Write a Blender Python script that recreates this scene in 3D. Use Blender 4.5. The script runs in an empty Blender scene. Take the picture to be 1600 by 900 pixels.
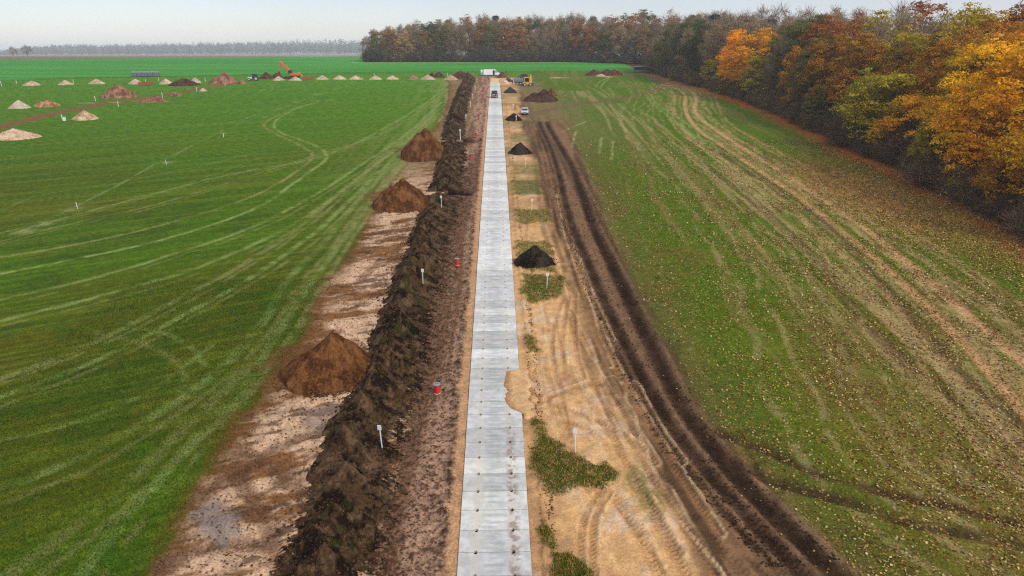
import bpy, bmesh, math, random
import numpy as np
from mathutils import Matrix, Vector, Euler

random.seed(7)
RNG = np.random.default_rng(11)
SC = bpy.context.scene
COL = SC.collection
R = math.radians

# ------------------------------------------------------------------ camera, world, sun, exposure
CAM = np.array((0.23, 0.0, 25.1)); PITCH = R(19.2); YAW = R(1.3); FPX = 1067.0
cam_d = bpy.data.cameras.new('camera'); cam = bpy.data.objects.new('camera', cam_d); COL.objects.link(cam)
cam.location = CAM; cam.rotation_euler = (R(90) - PITCH, 0, -YAW)
cam_d.sensor_width = 36; cam_d.lens = 36 * FPX / 1600; cam_d.clip_start = 0.5; cam_d.clip_end = 20000
SC.camera = cam
SUN_EL, SUN_AZ = R(36), R(138)          # azimuth clockwise from +Y (the way the road runs)
W = bpy.data.worlds.new('World'); SC.world = W; W.use_nodes = True
wn, wl = W.node_tree.nodes, W.node_tree.links; wn.clear()
sky = wn.new('ShaderNodeTexSky'); sky.sky_type = 'NISHITA'; sky.sun_disc = False
sky.sun_elevation = SUN_EL; sky.sun_rotation = SUN_AZ
b1 = wn.new('ShaderNodeBackground'); b1.inputs[1].default_value = 0.05; wl.new(sky.outputs[0], b1.inputs[0])
tc = wn.new('ShaderNodeTexCoord'); sx = wn.new('ShaderNodeSeparateXYZ'); wl.new(tc.outputs['Generated'], sx.inputs[0])
ramp = wn.new('ShaderNodeValToRGB'); wl.new(sx.outputs[2], ramp.inputs[0])
ramp.color_ramp.elements[0].position = 0.0; ramp.color_ramp.elements[0].color = (0.98, 1.0, 1.14, 1); e_ = ramp.color_ramp.elements.new(0.075); e_.color = (0.56, 0.58, 0.80, 1)
ramp.color_ramp.elements[-1].position = 0.7; ramp.color_ramp.elements[-1].color = (1.52, 1.55, 1.60, 1)
mp = wn.new('ShaderNodeMapping'); mp.inputs['Scale'].default_value = (1, 1, 4); wl.new(tc.outputs['Generated'], mp.inputs[0])
cn = wn.new('ShaderNodeTexNoise'); cn.inputs['Scale'].default_value = 2.2; cn.inputs['Detail'].default_value = 5; wl.new(mp.outputs[0], cn.inputs[0])
cr = wn.new('ShaderNodeMapRange'); cr.inputs[1].default_value = 0.3; cr.inputs[2].default_value = 0.7; cr.inputs[3].default_value = 0.9; cr.inputs[4].default_value = 1.1; wl.new(cn.outputs[0], cr.inputs[0])
vm = wn.new('ShaderNodeVectorMath'); vm.operation = 'SCALE'; wl.new(ramp.outputs[0], vm.inputs[0]); wl.new(cr.outputs[0], vm.inputs['Scale'])
b2 = wn.new('ShaderNodeBackground'); b2.inputs[1].default_value = 0.29; wl.new(vm.outputs[0], b2.inputs[0])
ad = wn.new('ShaderNodeAddShader'); wl.new(b1.outputs[0], ad.inputs[0]); wl.new(b2.outputs[0], ad.inputs[1])
wo = wn.new('ShaderNodeOutputWorld'); wl.new(ad.outputs[0], wo.inputs[0])
sd = bpy.data.lights.new('sun', 'SUN'); sd.energy = 1.5; sd.angle = R(12); sd.color = (1, 0.95, 0.86)
sun = bpy.data.objects.new('sun', sd); COL.objects.link(sun); sun.location = (60, -40, 120)
sdir = Vector((math.sin(SUN_AZ) * math.cos(SUN_EL), math.cos(SUN_AZ) * math.cos(SUN_EL), math.sin(SUN_EL)))
sun.rotation_euler = sdir.to_track_quat('Z', 'Y').to_euler()
SC.view_settings.view_transform = 'Standard'; SC.view_settings.look = 'None'
SC.view_settings.exposure = 0.68; SC.view_settings.gamma = 1
SC.cycles.max_bounces = 5; SC.cycles.diffuse_bounces = 3; SC.cycles.transparent_max_bounces = 8; SC.cycles.volume_bounces = 1
SC.cycles.use_denoising = False; SC.cycles.filter_width = 1.15

# ------------------------------------------------------------------ terrain profile and image-to-ground lookup
PR = np.array([(-300, -21), (-60, -4.4), (0, 0), (25.7, 1.93), (44.2, 3.3), (71.5, 5.2), (100, 6.9), (146, 9.2), (190, 11.0), (213, 11.9),
               (289, 14.5), (407, 18.65), (500, 19.4), (700, 18.8), (1000, 16.8), (1400, 13.6), (2500, 8), (6000, 2)], float)
_x, _z = PR[:, 0], PR[:, 1]; _h = np.diff(_x); _dz = np.diff(_z) / _h
_m = np.empty(len(_x)); _m[0] = _dz[0]; _m[-1] = _dz[-1]; _m[1:-1] = (_dz[:-1] * _h[1:] + _dz[1:] * _h[:-1]) / (_h[1:] + _h[:-1])
def prof(y):
    y = np.asarray(y, float); i = np.clip(np.searchsorted(_x, y) - 1, 0, len(_h) - 1); h = _h[i]; t = (y - _x[i]) / h
    return ((1 + 2 * t) * (1 - t) ** 2 * _z[i] + t * (1 - t) ** 2 * h * _m[i] + t * t * (3 - 2 * t) * _z[i + 1] + t * t * (t - 1) * h * _m[i + 1])
_fw = np.array((math.sin(YAW) * math.cos(PITCH), math.cos(YAW) * math.cos(PITCH), -math.sin(PITCH)))
_rt = np.array((math.cos(YAW), -math.sin(YAW), 0)); _dn = -np.cross(_rt, _fw)
_T = np.exp(np.linspace(math.log(14), math.log(4500), 2500))
def at(px, py):
    """where a surveyed point of the photograph meets the ground"""
    r = _fw + _rt * (px - 800) / FPX + _dn * (py - 450) / FPX
    q = CAM[2] + _T * r[2] < prof(CAM[1] + _T * r[1])
    k = int(np.argmax(q)) if q.any() else len(_T) - 1
    a, b = _T[k - 1], _T[k]
    for _ in range(24):
        c = (a + b) / 2; w = CAM + c * r
        if w[2] < prof(w[1]): b = c
        else: a = c
    return CAM + b * r
def ppm(w): return FPX / float((np.asarray(w) - CAM) @ _fw)      # picture units per metre there
def gz(y): return float(prof(y))

# ------------------------------------------------------------------ numpy noise
_tab = RNG.random((512, 512))
def vn(x, y):
    ix = np.floor(x).astype(np.int64); iy = np.floor(y).astype(np.int64); fx = x - ix; fy = y - iy
    fx = fx * fx * (3 - 2 * fx); fy = fy * fy * (3 - 2 * fy); a = ix & 511; b = iy & 511; a1 = (a + 1) & 511; b1_ = (b + 1) & 511
    return (_tab[a, b] * (1 - fx) + _tab[a1, b] * fx) * (1 - fy) + (_tab[a, b1_] * (1 - fx) + _tab[a1, b1_] * fx) * fy
def fbm(x, y, s=1.0, o=4, seed=0, sy=None):
    sy = s if sy is None else sy
    r = 0.0; a = 0.5; t = 0.0; X = x / s + seed * 17.31; Y = y / sy + seed * 7.77
    for i in range(o):
        r = r + a * vn(X, Y); t += a; a *= 0.55; X = X * 2.03 + 5.2; Y = Y * 2.03 + 1.3
    return r / t
def sm(a, b, x): t = np.clip((x - a) / (b - a), 0, 1); return t * t * (3 - 2 * t)
def lin(*c): return np.array([((v / 255 + 0.055) / 1.055) ** 2.4 if v > 10 else v / 255 / 12.92 for v in c])
K = 0.77
def alb(r, g, b): return lin(r, g, b) * K            # colour seen in the overcast photograph -> base colour

# ------------------------------------------------------------------ object helpers
def mesh_data(name, V, F, mat=None, smooth=False, cols=None, bev=0.0):
    me = bpy.data.meshes.new(name)
    V = np.asarray(V, np.float32)
    if isinstance(F, np.ndarray):
        n, k = F.shape
        me.vertices.add(len(V)); me.vertices.foreach_set('co', V.ravel())
        me.loops.add(n * k); me.loops.foreach_set('vertex_index', F.astype(np.int32).ravel())
        me.polygons.add(n); me.polygons.foreach_set('loop_start', np.arange(0, n * k, k, dtype=np.int32))
        me.update(calc_edges=True)
    else:
        me.from_pydata([tuple(v) for v in V], [], F); me.update()
    if bev > 0:
        bm = bmesh.new(); bm.from_mesh(me)
        bmesh.ops.bevel(bm, geom=bm.edges[:], offset=bev, segments=1, affect='EDGES', clamp_overlap=True); bm.to_mesh(me); bm.free()
    if smooth: me.polygons.foreach_set('use_smooth', np.ones(len(me.polygons), bool))
    for nm, c in (cols or {}).items():
        a = me.color_attributes.new(nm, 'FLOAT_COLOR', 'POINT'); c = np.asarray(c, np.float32)
        if c.shape[1] == 3: c = np.concatenate([c, np.ones((len(c), 1), np.float32)], 1)
        a.data.foreach_set('color', c.ravel())
    if mat: me.materials.append(mat)
    return me
def link(name, me, parent=None, kind=None):
    o = bpy.data.objects.new(name, me); COL.objects.link(o)
    if parent: o.parent = parent
    if kind: o['kind'] = kind
    return o
def thing(name, label, cat, loc=(0, 0, 0), rz=0.0, group=None, me=None):
    o = bpy.data.objects.new(name, me); COL.objects.link(o); o.location = loc; o.rotation_euler = (0, 0, rz)
    o['label'] = label; o['category'] = cat
    if group: o['group'] = group
    return o
class MB:
    def __init__(s): s.V = []; s.F = []
    def add(s, V, F):
        n = len(s.V); s.V += [tuple(v) for v in V]; s.F += [tuple(i + n for i in f) for f in F]; return s
    def box(s, c, d, rot=(0, 0, 0), tx=1.0, ty=1.0):
        M = Euler(rot).to_matrix(); V = []
        for z in (-.5, .5):
            k, l = (1, 1) if z < 0 else (tx, ty)
            for x, y in ((-.5, -.5), (.5, -.5), (.5, .5), (-.5, .5)):
                V.append(Vector(c) + M @ Vector((x * d[0] * k, y * d[1] * l, z * d[2])))
        return s.add(V, [(3, 2, 1, 0), (4, 5, 6, 7), (0, 1, 5, 4), (1, 2, 6, 5), (2, 3, 7, 6), (3, 0, 4, 7)])
    def cyl(s, p0, p1, r0, r1=None, n=12):
        r1 = r0 if r1 is None else r1; p0 = Vector(p0); p1 = Vector(p1); d = (p1 - p0).normalized(); q = d.to_track_quat('Z', 'Y').to_matrix(); V = []
        for p, r in ((p0, r0), (p1, r1)):
            for i in range(n):
                a = 2 * math.pi * i / n; V.append(p + q @ Vector((math.cos(a) * r, math.sin(a) * r, 0)))
        return s.add(V, [tuple(range(n - 1, -1, -1)), tuple(range(n, 2 * n))] + [(i, (i + 1) % n, n + (i + 1) % n, n + i) for i in range(n)])
    def prism(s, prof_xz, y0, y1, inset=0.0):
        n = len(prof_xz); cx = sum(p[0] for p in prof_xz) / n; V = [(x, y0, z) for x, z in prof_xz] + [(x, y1, z) for x, z in prof_xz]
        return s.add(V, [tuple(range(n)), tuple(range(2 * n - 1, n - 1, -1))] + [((i + 1) % n, i, n + i, n + (i + 1) % n) for i in range(n)])
    def lathe(s, rz, n=16, c=(0, 0, 0)):
        V = []; F = []; m = len(rz)
        for r, z in rz:
            for i in range(n):
                a = 2 * math.pi * i / n; V.append((c[0] + r * math.cos(a), c[1] + r * math.sin(a), c[2] + z))
        for j in range(m - 1):
            for i in range(n): F.append((j * n + i, j * n + (i + 1) % n, (j + 1) * n + (i + 1) % n, (j + 1) * n + i))
        F.append(tuple(range(n - 1, -1, -1))); F.append(tuple((m - 1) * n + i for i in range(n)))
        return s.add(V, F)
    def build(s, name, mat, parent=None, bev=0.0, smooth=False): return link(name, mesh_data(name, s.V, s.F, mat, smooth, bev=bev), parent)
    def data(s, name, mat, bev=0.0, smooth=False): return mesh_data(name, s.V, s.F, mat, smooth, bev=bev)
def dup(root, loc=None, rz=None, label=None, group=None):
    r = root.copy(); COL.objects.link(r)
    if loc is not None: r.location = loc
    if rz is not None: r.rotation_euler = (0, 0, rz)
    if label: r['label'] = label
    if group: r['group'] = group
    for ch in root.children:
        c = ch.copy(); COL.objects.link(c); c.parent = r
        for g in ch.children:
            d = g.copy(); COL.objects.link(d); d.parent = c
    return r

# ------------------------------------------------------------------ materials
def nodes(name):
    m = bpy.data.materials.new(name); m.use_nodes = True; n = m.node_tree.nodes; l = m.node_tree.links
    return m, n, l, n['Principled BSDF']
def nd(n, t, **kw):
    x = n.new(t)
    for k, v in kw.items():
        if k in x.inputs: x.inputs[k].default_value = v
        else: setattr(x, k, v)
    return x
def math_n(n, l, op, a, b):
    x = n.new('ShaderNodeMath'); x.operation = op
    for i, v in enumerate((a, b)):
        if hasattr(v, 'links') or hasattr(v, 'node'): l.new(v, x.inputs[i])
        else: x.inputs[i].default_value = v
    return x.outputs[0]
def mixc(n, l, fac, a, b, mode='MIX'):
    x = n.new('ShaderNodeMix'); x.data_type = 'RGBA'; x.blend_type = mode
    for sock, v in ((x.inputs[0], fac), (x.inputs[6], a), (x.inputs[7], b)):
        if hasattr(v, 'node'): l.new(v, sock)
        elif isinstance(v, (int, float)): sock.default_value = v
        else: sock.default_value = (*v[:3], 1)
    return x.outputs[2]
def maprange(n, l, v, a, b, c, d):
    x = n.new('ShaderNodeMapRange'); l.new(v, x.inputs[0])
    for i, k in enumerate((a, b, c, d)): x.inputs[i + 1].default_value = k
    return x.outputs[0]
def paint(name, col, rough=0.45, metal=0.0, dirt=0.35, scale=3.0, dirtcol=(0.16, 0.11, 0.07)):
    m, n, l, p = nodes(name)
    t = nd(n, 'ShaderNodeTexCoord'); z = nd(n, 'ShaderNodeTexNoise', Scale=scale, Detail=6.0, Roughness=0.65); l.new(t.outputs['Object'], z.inputs[0])
    f = maprange(n, l, z.outputs[0], 0.45, 0.8, 0.0, dirt)
    l.new(mixc(n, l, f, col, dirtcol), p.inputs['Base Color']); l.new(maprange(n, l, z.outputs[0], 0.3, 0.8, rough, min(1, rough + 0.3)), p.inputs['Roughness'])
    p.inputs['Metallic'].default_value = metal
    return m
def glass_dark(name):
    m, n, l, p = nodes(name); p.inputs['Base Color'].default_value = (0.012, 0.016, 0.02, 1); p.inputs['Roughness'].default_value = 0.12
    return m

def soil_material(name, fine=9.0, bump=0.05, con=0.5, grassy=False, rough=0.95):
    """vertex colour 'Col' carries the kind of ground; noise adds grain, crumbs and relief"""
    m, n, l, p = nodes(name)
    a = nd(n, 'ShaderNodeVertexColor', layer_name='Col'); aux = nd(n, 'ShaderNodeVertexColor', layer_name='Aux')
    sp = nd(n, 'ShaderNodeSeparateColor'); l.new(aux.outputs[0], sp.inputs[0])          # R grassiness  G wetness  B leaf litter
    g = nd(n, 'ShaderNodeNewGeometry')
    n1 = nd(n, 'ShaderNodeTexNoise', Scale=fine, Detail=5.0, Roughness=0.7); l.new(g.outputs['Position'], n1.inputs[0])
    n2 = nd(n, 'ShaderNodeTexNoise', Scale=1.3, Detail=4.0, Roughness=0.6); l.new(g.outputs['Position'], n2.inputs[0])
    v1 = maprange(n, l, n1.outputs[0], 0.28, 0.72, 1 - con, 1 + con); v2 = maprange(n, l, n2.outputs[0], 0.3, 0.7, 0.78, 1.22)
    v = math_n(n, l, 'MULTIPLY', v1, v2)
    c = n.new('ShaderNodeVectorMath'); c.operation = 'SCALE'; l.new(a.outputs[0], c.inputs[0]); l.new(v, c.inputs['Scale'])
    col = c.outputs[0]
    if grassy:   # blades: yellow-green and dark green flecks
        n3 = nd(n, 'ShaderNodeTexNoise', Scale=4.2, Detail=6.0, Roughness=0.75); l.new(g.outputs['Position'], n3.inputs[0])
        f = math_n(n, l, 'MULTIPLY', maprange(n, l, n3.outputs[0], 0.5, 0.72, 0.0, 0.55), sp.outputs[0])
        col = mixc(n, l, f, col, (1.45, 1.1, 0.75), 'MULTIPLY')
    vo = nd(n, 'ShaderNodeTexVoronoi', Scale=5.5, Randomness=1.0); l.new(g.outputs['Position'], vo.inputs[0])
    spk = nd(n, 'ShaderNodeSeparateColor'); l.new(vo.outputs['Color'], spk.inputs[0])
    cut = math_n(n, l, 'LESS_THAN', vo.outputs['Distance'], 0.36)
    th = math_n(n, l, 'LESS_THAN', spk.outputs[0], sp.outputs[2])
    lr = nd(n, 'ShaderNodeValToRGB'); l.new(spk.outputs[1], lr.inputs[0]); lr.color_ramp.elements[0].color = (0.16, 0.06, 0.018, 1); lr.color_ramp.elements[1].color = (0.42, 0.27, 0.10, 1)
    e = lr.color_ramp.elements.new(0.5); e.color = (0.30, 0.15, 0.045, 1)
    col = mixc(n, l, math_n(n, l, 'MULTIPLY', cut, th), col, lr.outputs[0])
    l.new(col, p.inputs['Base Color'])
    l.new(maprange(n, l, sp.outputs[1], 0.0, 1.0, rough, 0.16), p.inputs['Roughness'])
    l.new(maprange(n, l, sp.outputs[1], 0.0, 1.0, 0.03, 0.6), p.inputs['Specular IOR Level'])
    b = nd(n, 'ShaderNodeBump', Strength=0.85, Distance=bump); l.new(n1.outputs[0], b.inputs['Height']); l.new(b.outputs[0], p.inputs['Normal'])
    return m
MAT_GRASS = soil_material('field_grass', 9.0, 0.12, 0.72, grassy=True)
MAT_SOIL = soil_material('bare_soil', 8.0, 0.09, 0.55)
MAT_SAND = soil_material('sand', 10.0, 0.05, 0.38)
MAT_PILE = soil_material('heaped_earth', 6.0, 0.10)

# ------------------------------------------------------------------ ground sheet
py = np.concatenate([np.linspace(1090, 84.5, 760)])
ysr = np.array([at(774, v)[1] for v in py])
rows = np.concatenate([[-60, -25, -5, 8, 14], ysr[ysr > 16], [3600, 4600, 6000]]); rows = np.unique(rows)
us = np.concatenate([[-2.6, -1.9, -1.4, -1.1, -0.95], np.linspace(-0.84, 0.84, 880), [0.95, 1.1, 1.4, 1.9, 2.6]])
GY = np.repeat(rows[:, None], len(us), 1); GX = 0.23 + us[None, :] * (np.maximum(GY, -5) + 11) + 0.0227 * GY
nr, nc = GX.shape
X = GX.ravel(); Y = GY.ravel(); Z = prof(Y); N = len(X)
def smooth_line(P, sub=5):
    P = np.asarray(P, float)[:, :2]
    if len(P) < 3: return P
    Q = np.vstack([2 * P[0] - P[1], P, 2 * P[-1] - P[-2]]); out = []
    for i in range(1, len(Q) - 2):
        for t in np.linspace(0, 1, sub, endpoint=False):
            out.append(0.5 * ((2 * Q[i]) + (-Q[i - 1] + Q[i + 1]) * t + (2 * Q[i - 1] - 5 * Q[i] + 4 * Q[i + 1] - Q[i + 2]) * t * t + (-Q[i - 1] + 3 * Q[i] - 3 * Q[i + 1] + Q[i + 2]) * t ** 3))
    out.append(P[-1]); return np.array(out)
def g_line(pl): return smooth_line([at(*p)[:2] for p in pl])
def polydist(P, reach):
    lo = P.min(0) - reach; hi = P.max(0) + reach
    idx = np.nonzero((X > lo[0]) & (X < hi[0]) & (Y > lo[1]) & (Y < hi[1]))[0]
    x = X[idx]; y = Y[idx]; D = np.full(len(idx), 1e9); S = np.zeros(len(idx)); s0 = 0.0
    for a, b in zip(P[:-1], P[1:]):
        d = b - a; L = math.hypot(*d)
        if L < 1e-6: continue
        u = d / L; t = np.clip((x - a[0]) * u[0] + (y - a[1]) * u[1], 0, L)
        ex = x - a[0] - t * u[0]; ey = y - a[1] - t * u[1]; dd = np.hypot(ex, ey); sg = np.sign(u[0] * ey - u[1] * ex)
        k = dd < np.abs(D); D[k] = (dd * sg)[k]; S[k] = s0 + t[k]; s0 += L
    k = np.abs(D) < reach
    return idx[k], D[k], S[k]
def curve(pl):
    P = np.array([at(*p)[:2] for p in pl]); P = P[np.argsort(P[:, 1])]; return lambda y: np.interp(y, P[:, 1], P[:, 0])
def sd_poly(pl):      # signed distance to a polygon, negative inside; only near points are worked
    P = np.array([at(*p)[:2] for p in pl]); lo = P.min(0) - 3; hi = P.max(0) + 3
    idx = np.nonzero((X > lo[0]) & (X < hi[0]) & (Y > lo[1]) & (Y < hi[1]))[0]; x = X[idx]; y = Y[idx]
    D = np.full(len(idx), 1e9); ins = np.zeros(len(idx), bool)
    for a, b in zip(P, np.roll(P, -1, 0)):
        d = b - a; t = np.clip(((x - a[0]) * d[0] + (y - a[1]) * d[1]) / (d @ d), 0, 1); D = np.minimum(D, np.hypot(x - a[0] - t * d[0], y - a[1] - t * d[1]))
        c = ((a[1] > y) != (b[1] > y)) & (x < (b[0] - a[0]) * (y - a[1]) / (b[1] - a[1] + 1e-12) + a[0]); ins ^= c
    return idx, np.where(ins, -D, D)

f_lo = fbm(X, Y, 22, 3, 1); f_mid = fbm(X, Y, 4.5, 4, 2); f_hi = fbm(X, Y, 0.9, 4, 3); f_fine = fbm(X, Y, 0.28, 3, 4); f_long = fbm(X, Y, 1.1, 4, 5, sy=26)
C = np.zeros((N, 3)); A = np.zeros((N, 3)); DZ = np.zeros(N)
def lay(col, w, idx=None):
    global C
    w = np.clip(w, 0, 1)[:, None]
    if idx is None: C += (np.asarray(col) - C) * w
    else: C[idx] += (np.asarray(col) - C[idx]) * w
near = 1 - sm(40, 200, Y)
# --- grass everywhere
g0 = alb(76, 106, 6) + np.zeros((N, 3))
C[:] = g0
lay(alb(92, 88, 12), 0.85 * sm(0.36, 0.66, f_lo) * near + 0.25 * sm(0.45, 0.6, f_mid))
lay(alb(50, 84, 6), 0.55 * sm(0.5, 0.68, f_mid) * near)
lay(alb(80, 126, 8), sm(70, 190, Y) * 0.85)
lay(alb(80, 134, 22), sm(180, 300, Y) * 0.9)
row = fbm(X * .9 + Y * .43, Y * .9 - X * .43, 26, 3, 15, sy=.42); lay(alb(112, 132, 44), 0.30 * sm(.5, .66, row)); lay(alb(44, 84, 4), 0.30 * sm(.5, .36, row) if False else 0.30 * (1 - sm(.34, .5, row)))
A[:, 0] = 1
DZ += (f_hi - 0.5) * 0.10 + (f_fine - 0.5) * 0.06
# far field: the lighter sowing beyond the pile rows, a dark wheel line at its edge, the ploughed wedge at far left

bx = np.array([at(*p)[:2] for p in [(-700, 140), (0, 125.5), (120, 120.8), (300, 118), (470, 114.5), (570, 112.8), (760, 111.5), (980, 112)]])
bx = bx[np.argsort(bx[:, 0])]; yb = np.interp(X, bx[:, 0], bx[:, 1])
fieldfar = sm(-1.5, 1.5, Y - yb + (f_mid - 0.5) * 2)
lay(alb(66, 142, 54), fieldfar * 0.9)
lay(alb(40, 96, 30), np.exp(-((Y - yb + 2.5) / 3.0) ** 2) * 0.75)
lay(alb(84, 160, 66), fieldfar * sm(0.45, 0.62, fbm(X, Y, 90, 3, 9, sy=10)) * 0.6)
lay(alb(150, 170, 90), sm(396, 404, Y) * (1 - sm(409, 413, Y)) * (X > -80) * (X < 95) * 0.7)
yp = np.interp(X, [-1500, -330, -180, -90, 0], [300, 440, 640, 1500, 3000])
lay(alb(128, 110, 98), sm(-20, 30, Y - yp) * (X < -100) * 0.9)
lay(alb(112, 172, 104), (1 - sm(0, 60, np.abs(Y - yp - 300))) * (X < -100) * 0.5)

# --- corridor of stripped soil, left of the slab road
cl = curve([(150, 1000), (225, 900), (255, 860), (300, 780), (348, 715), (388, 650), (415, 610), (470, 540), (488, 480), (520, 430), (552, 395), (572, 345), (600, 295), (635, 250), (665, 215), (692, 185), (700, 150), (700, 127)])
XL = cl(Y) + (f_hi - 0.5) * 1.6 + (f_mid - 0.5) * 2.0
incor = (Y < 300) & (Y > -30)
wl_ = sm(-0.5, 0.5, X - XL) * incor * (X < 0)
crust = alb(212, 174, 140); clay = alb(136, 94, 58); wet = alb(82, 56, 40)
c = crust + np.zeros((N, 3)); m = sm(0.47, 0.64, fbm(X * 0.94 + Y * 0.34, Y * 0.94 - X * 0.34, 3.4, 5, 6, sy=1.3))[:, None]; c += (clay - c) * m
m = sm(0.54, 0.68, fbm(X * 0.94 + Y * 0.34, Y * 0.94 - X * 0.34, 1.6, 5, 7, sy=0.5))[:, None]; c += (wet - c) * m * 0.75
m = (sm(88, 118, Y) * 0.85)[:, None]; c += (alb(126, 100, 62) * (0.7 + 0.6 * f_hi[:, None]) - c) * m
lay(c, wl_)
A[:, 0] *= 1 - wl_
dirty = np.exp(-((X - XL) / 0.9) ** 2) * incor * (X < -3)
lay(alb(110, 72, 38), dirty * 0.7)
DZ += wl_ * ((fbm(X, Y, 0.5, 4, 8) - 0.5) * 0.16 - 0.05)
DZ -= wl_ * (np.abs(fbm(X * 0.7 + Y * 0.6, Y - X * 0.7, 0.5, 3, 12, sy=2.5) - 0.5) < 0.05) * 0.06
# trampled strip between berm and road
ws = sm(-6.3, -5.2, X + (f_hi - 0.5) * 1.2) * (X < 0) * incor
c = alb(172, 136, 110) + np.zeros((N, 3)); m = sm(0.46, 0.66, f_long)[:, None]; c += (alb(128, 94, 72) - c) * m
m = sm(0.56, 0.72, f_fine)[:, None]; c += (alb(80, 54, 40) - c) * m * .9
lay(c, ws)
bars = np.sin(Y * 2 * math.pi / 0.23 + 3 * (f_mid - 0.5)); tr = sm(0.45, 0.6, fbm(X, Y, 0.9, 2, 14, sy=14))
DZ += ws * (Y < 75) * (bars * 0.07 * tr + (f_fine - 0.5) * 0.24)
# sand bed beside the slabs
for s in (-1, 1):
    d = s * X - 1.75; wsd = (1 - sm(0.45, 0.85, d + (f_hi - 0.5) * 0.7)) * (s * X > 0) * (Y < 294) * incor
    lay(alb(196, 150, 108) * (0.85 + 0.3 * f_fine[:, None]), wsd); A[:, 0] *= 1 - wsd
    DZ = np.where((wsd > 0.4), -0.03 + (f_fine - 0.5) * 0.07, DZ)
    e = np.exp(-((d - 0.85 + (f_hi - 0.5) * 0.8) / 0.22) ** 2) * (s * X > 0) * incor * (Y < 290)
    lay(alb(58, 40, 28), e * 0.85 * sm(0.35, 0.6, f_fine)); DZ += e * 0.10

# --- sandy strip and brown verge right of the road
cr_ = curve([(1420, 1000), (1325, 900), (1235, 810), (1160, 735), (1110, 675), (1075, 620), (1035, 545), (1000, 480), (968, 415), (945, 350), (922, 295), (903, 240), (885, 205), (880, 178), (872, 160), (848, 140), (832, 126)])
XR = cr_(Y) + (f_hi - 0.5) * 1.2 + (f_mid - 0.5) * (1.0 + 5 * sm(120, 200, Y))
wr = (1 - sm(-0.6, 0.6 + 2.5 * 1, X - XR)) * (X > 0) * incor * (Y < 292)
band = fbm(X * 0.25, Y, 7.5, 3, 21)
sandc = alb(216, 168, 114) + np.zeros((N, 3)); m = sm(0.45, 0.7, f_mid)[:, None]; sandc += (alb(186, 142, 98) - sandc) * m
m = (sm(0.55, 0.75, fbm(X, Y, 1.7, 4, 22)) * 0.6)[:, None]; sandc += (alb(214, 186, 160) - sandc) * m
brown = alb(138, 104, 74) + np.zeros((N, 3)); m = sm(0.42, 0.62, f_long)[:, None]; brown += (alb(96, 70, 50) - brown) * m
edge_b = np.interp(Y, [20, 27, 32, 40, 50, 60, 75, 100, 140, 160, 300], [11.3, 9.6, 8.6, 7.9, 7.0, 6.9, 6.7, 6.3, 6.0, 6.0, 9])
wb = sm(-0.9, 0.9, X - edge_b + (f_mid - 0.5) * 2.4)[:, None]
c = sandc + (brown - sandc) * wb
olive = sm(0.46, 0.6, band) * sm(75, 90, Y) * (1 - sm(0, 1, wb[:, 0])) ; c += (alb(112, 104, 50) - c) * (olive * 0.55)[:, None]
c += (alb(128, 112, 66) * (0.8 + 0.4 * f_hi[:, None]) - c) * (sm(135, 175, Y) * sm(6, 11, X))[:, None] * 0.8
lay(c, wr); A[:, 0] *= 1 - wr
DZ += wr * ((fbm(X, Y, 0.45, 4, 23) - 0.5) * 0.14 - 0.03)

# --- right field: worn stripes parallel to the road, leaf litter
rf = sm(0, 3, X - XR) * (X > 0) * (Y < 330)
lay(alb(80, 108, 10), rf * 0.85); lay(alb(122, 102, 44), rf * 0.7 * (1 - sm(30, 62, Y)) * sm(16, 24, X))
st = fbm(X - 0.07 * Y + 5 * (f_lo - 0.5), Y, 1.5, 4, 31, sy=42)
st2 = fbm(X - 0.05 * Y, Y, 0.55, 3, 32, sy=30)
lay(alb(128, 118, 60), rf * sm(0.52, 0.68, st) * 0.6)
lay(alb(108, 90, 40), rf * sm(0.54, 0.70, fbm(X, Y, 9, 4, 33)) * 0.5 * near)
mid_s = np.exp(-((X - np.interp(Y, [40, 75, 130, 200], [35, 36, 33, 26])) / 8.0) ** 2) * (Y < 230) * rf
lay(alb(188, 160, 112), mid_s * sm(0.50, 0.66, st2) * 0.6)
lay(alb(108, 86, 56), rf * (1 - sm(0, 7, X - XR)) * 0.5)
lay(alb(108, 112, 60), rf * sm(100, 150, Y) * (1 - sm(215, 240, Y)) * (1 - sm(22, 40, X)) * 0.5)
A[:, 2] = np.maximum(A[:, 2], rf * (0.10 + 0.22 * (1 - sm(60, 160, Y)) + 0.12 * sm(35, 50, X)))
# forest floor
fe = curve([(1760, 460), (1600, 372), (1550, 343), (1500, 314), (1450, 291), (1400, 262), (1350, 246), (1305, 221), (1250, 197), (1200, 173), (1150, 156), (1100, 139), (1060, 129), (1030, 117), (1012, 113)])
XF = fe(Y) + (f_hi - 0.5) * 2 + (f_mid - 0.5) * 2.5
wf = sm(-1.0, 1.0, X - XF) * (Y < 420) * (X > 20) ; wf = np.maximum(wf, sm(409, 413, Y) * (X > -75) * (X < 260) * (1 - sm(560, 600, Y)))
lay(alb(96, 52, 26), wf); A[:, 0] *= 1 - wf
fring = np.exp(-((X - XF + 0.9) / 3.0) ** 2) * (Y < 300) * (X > 20)
lay(alb(188, 96, 36), fring * 0.9); A[:, 2] = np.maximum(A[:, 2], fring * 0.5)
pa = np.array(at(1390, 300)[:2]); rp = np.exp(-(((X - 51) / 7.5) ** 2 + ((Y - 92) / 20) ** 2) ** 1.5)
lay(alb(178, 122, 64), rp * 0.9 * sm(0.15, 0.45, f_hi)); A[:, 2] = np.maximum(A[:, 2], rp * 0.7)

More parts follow.
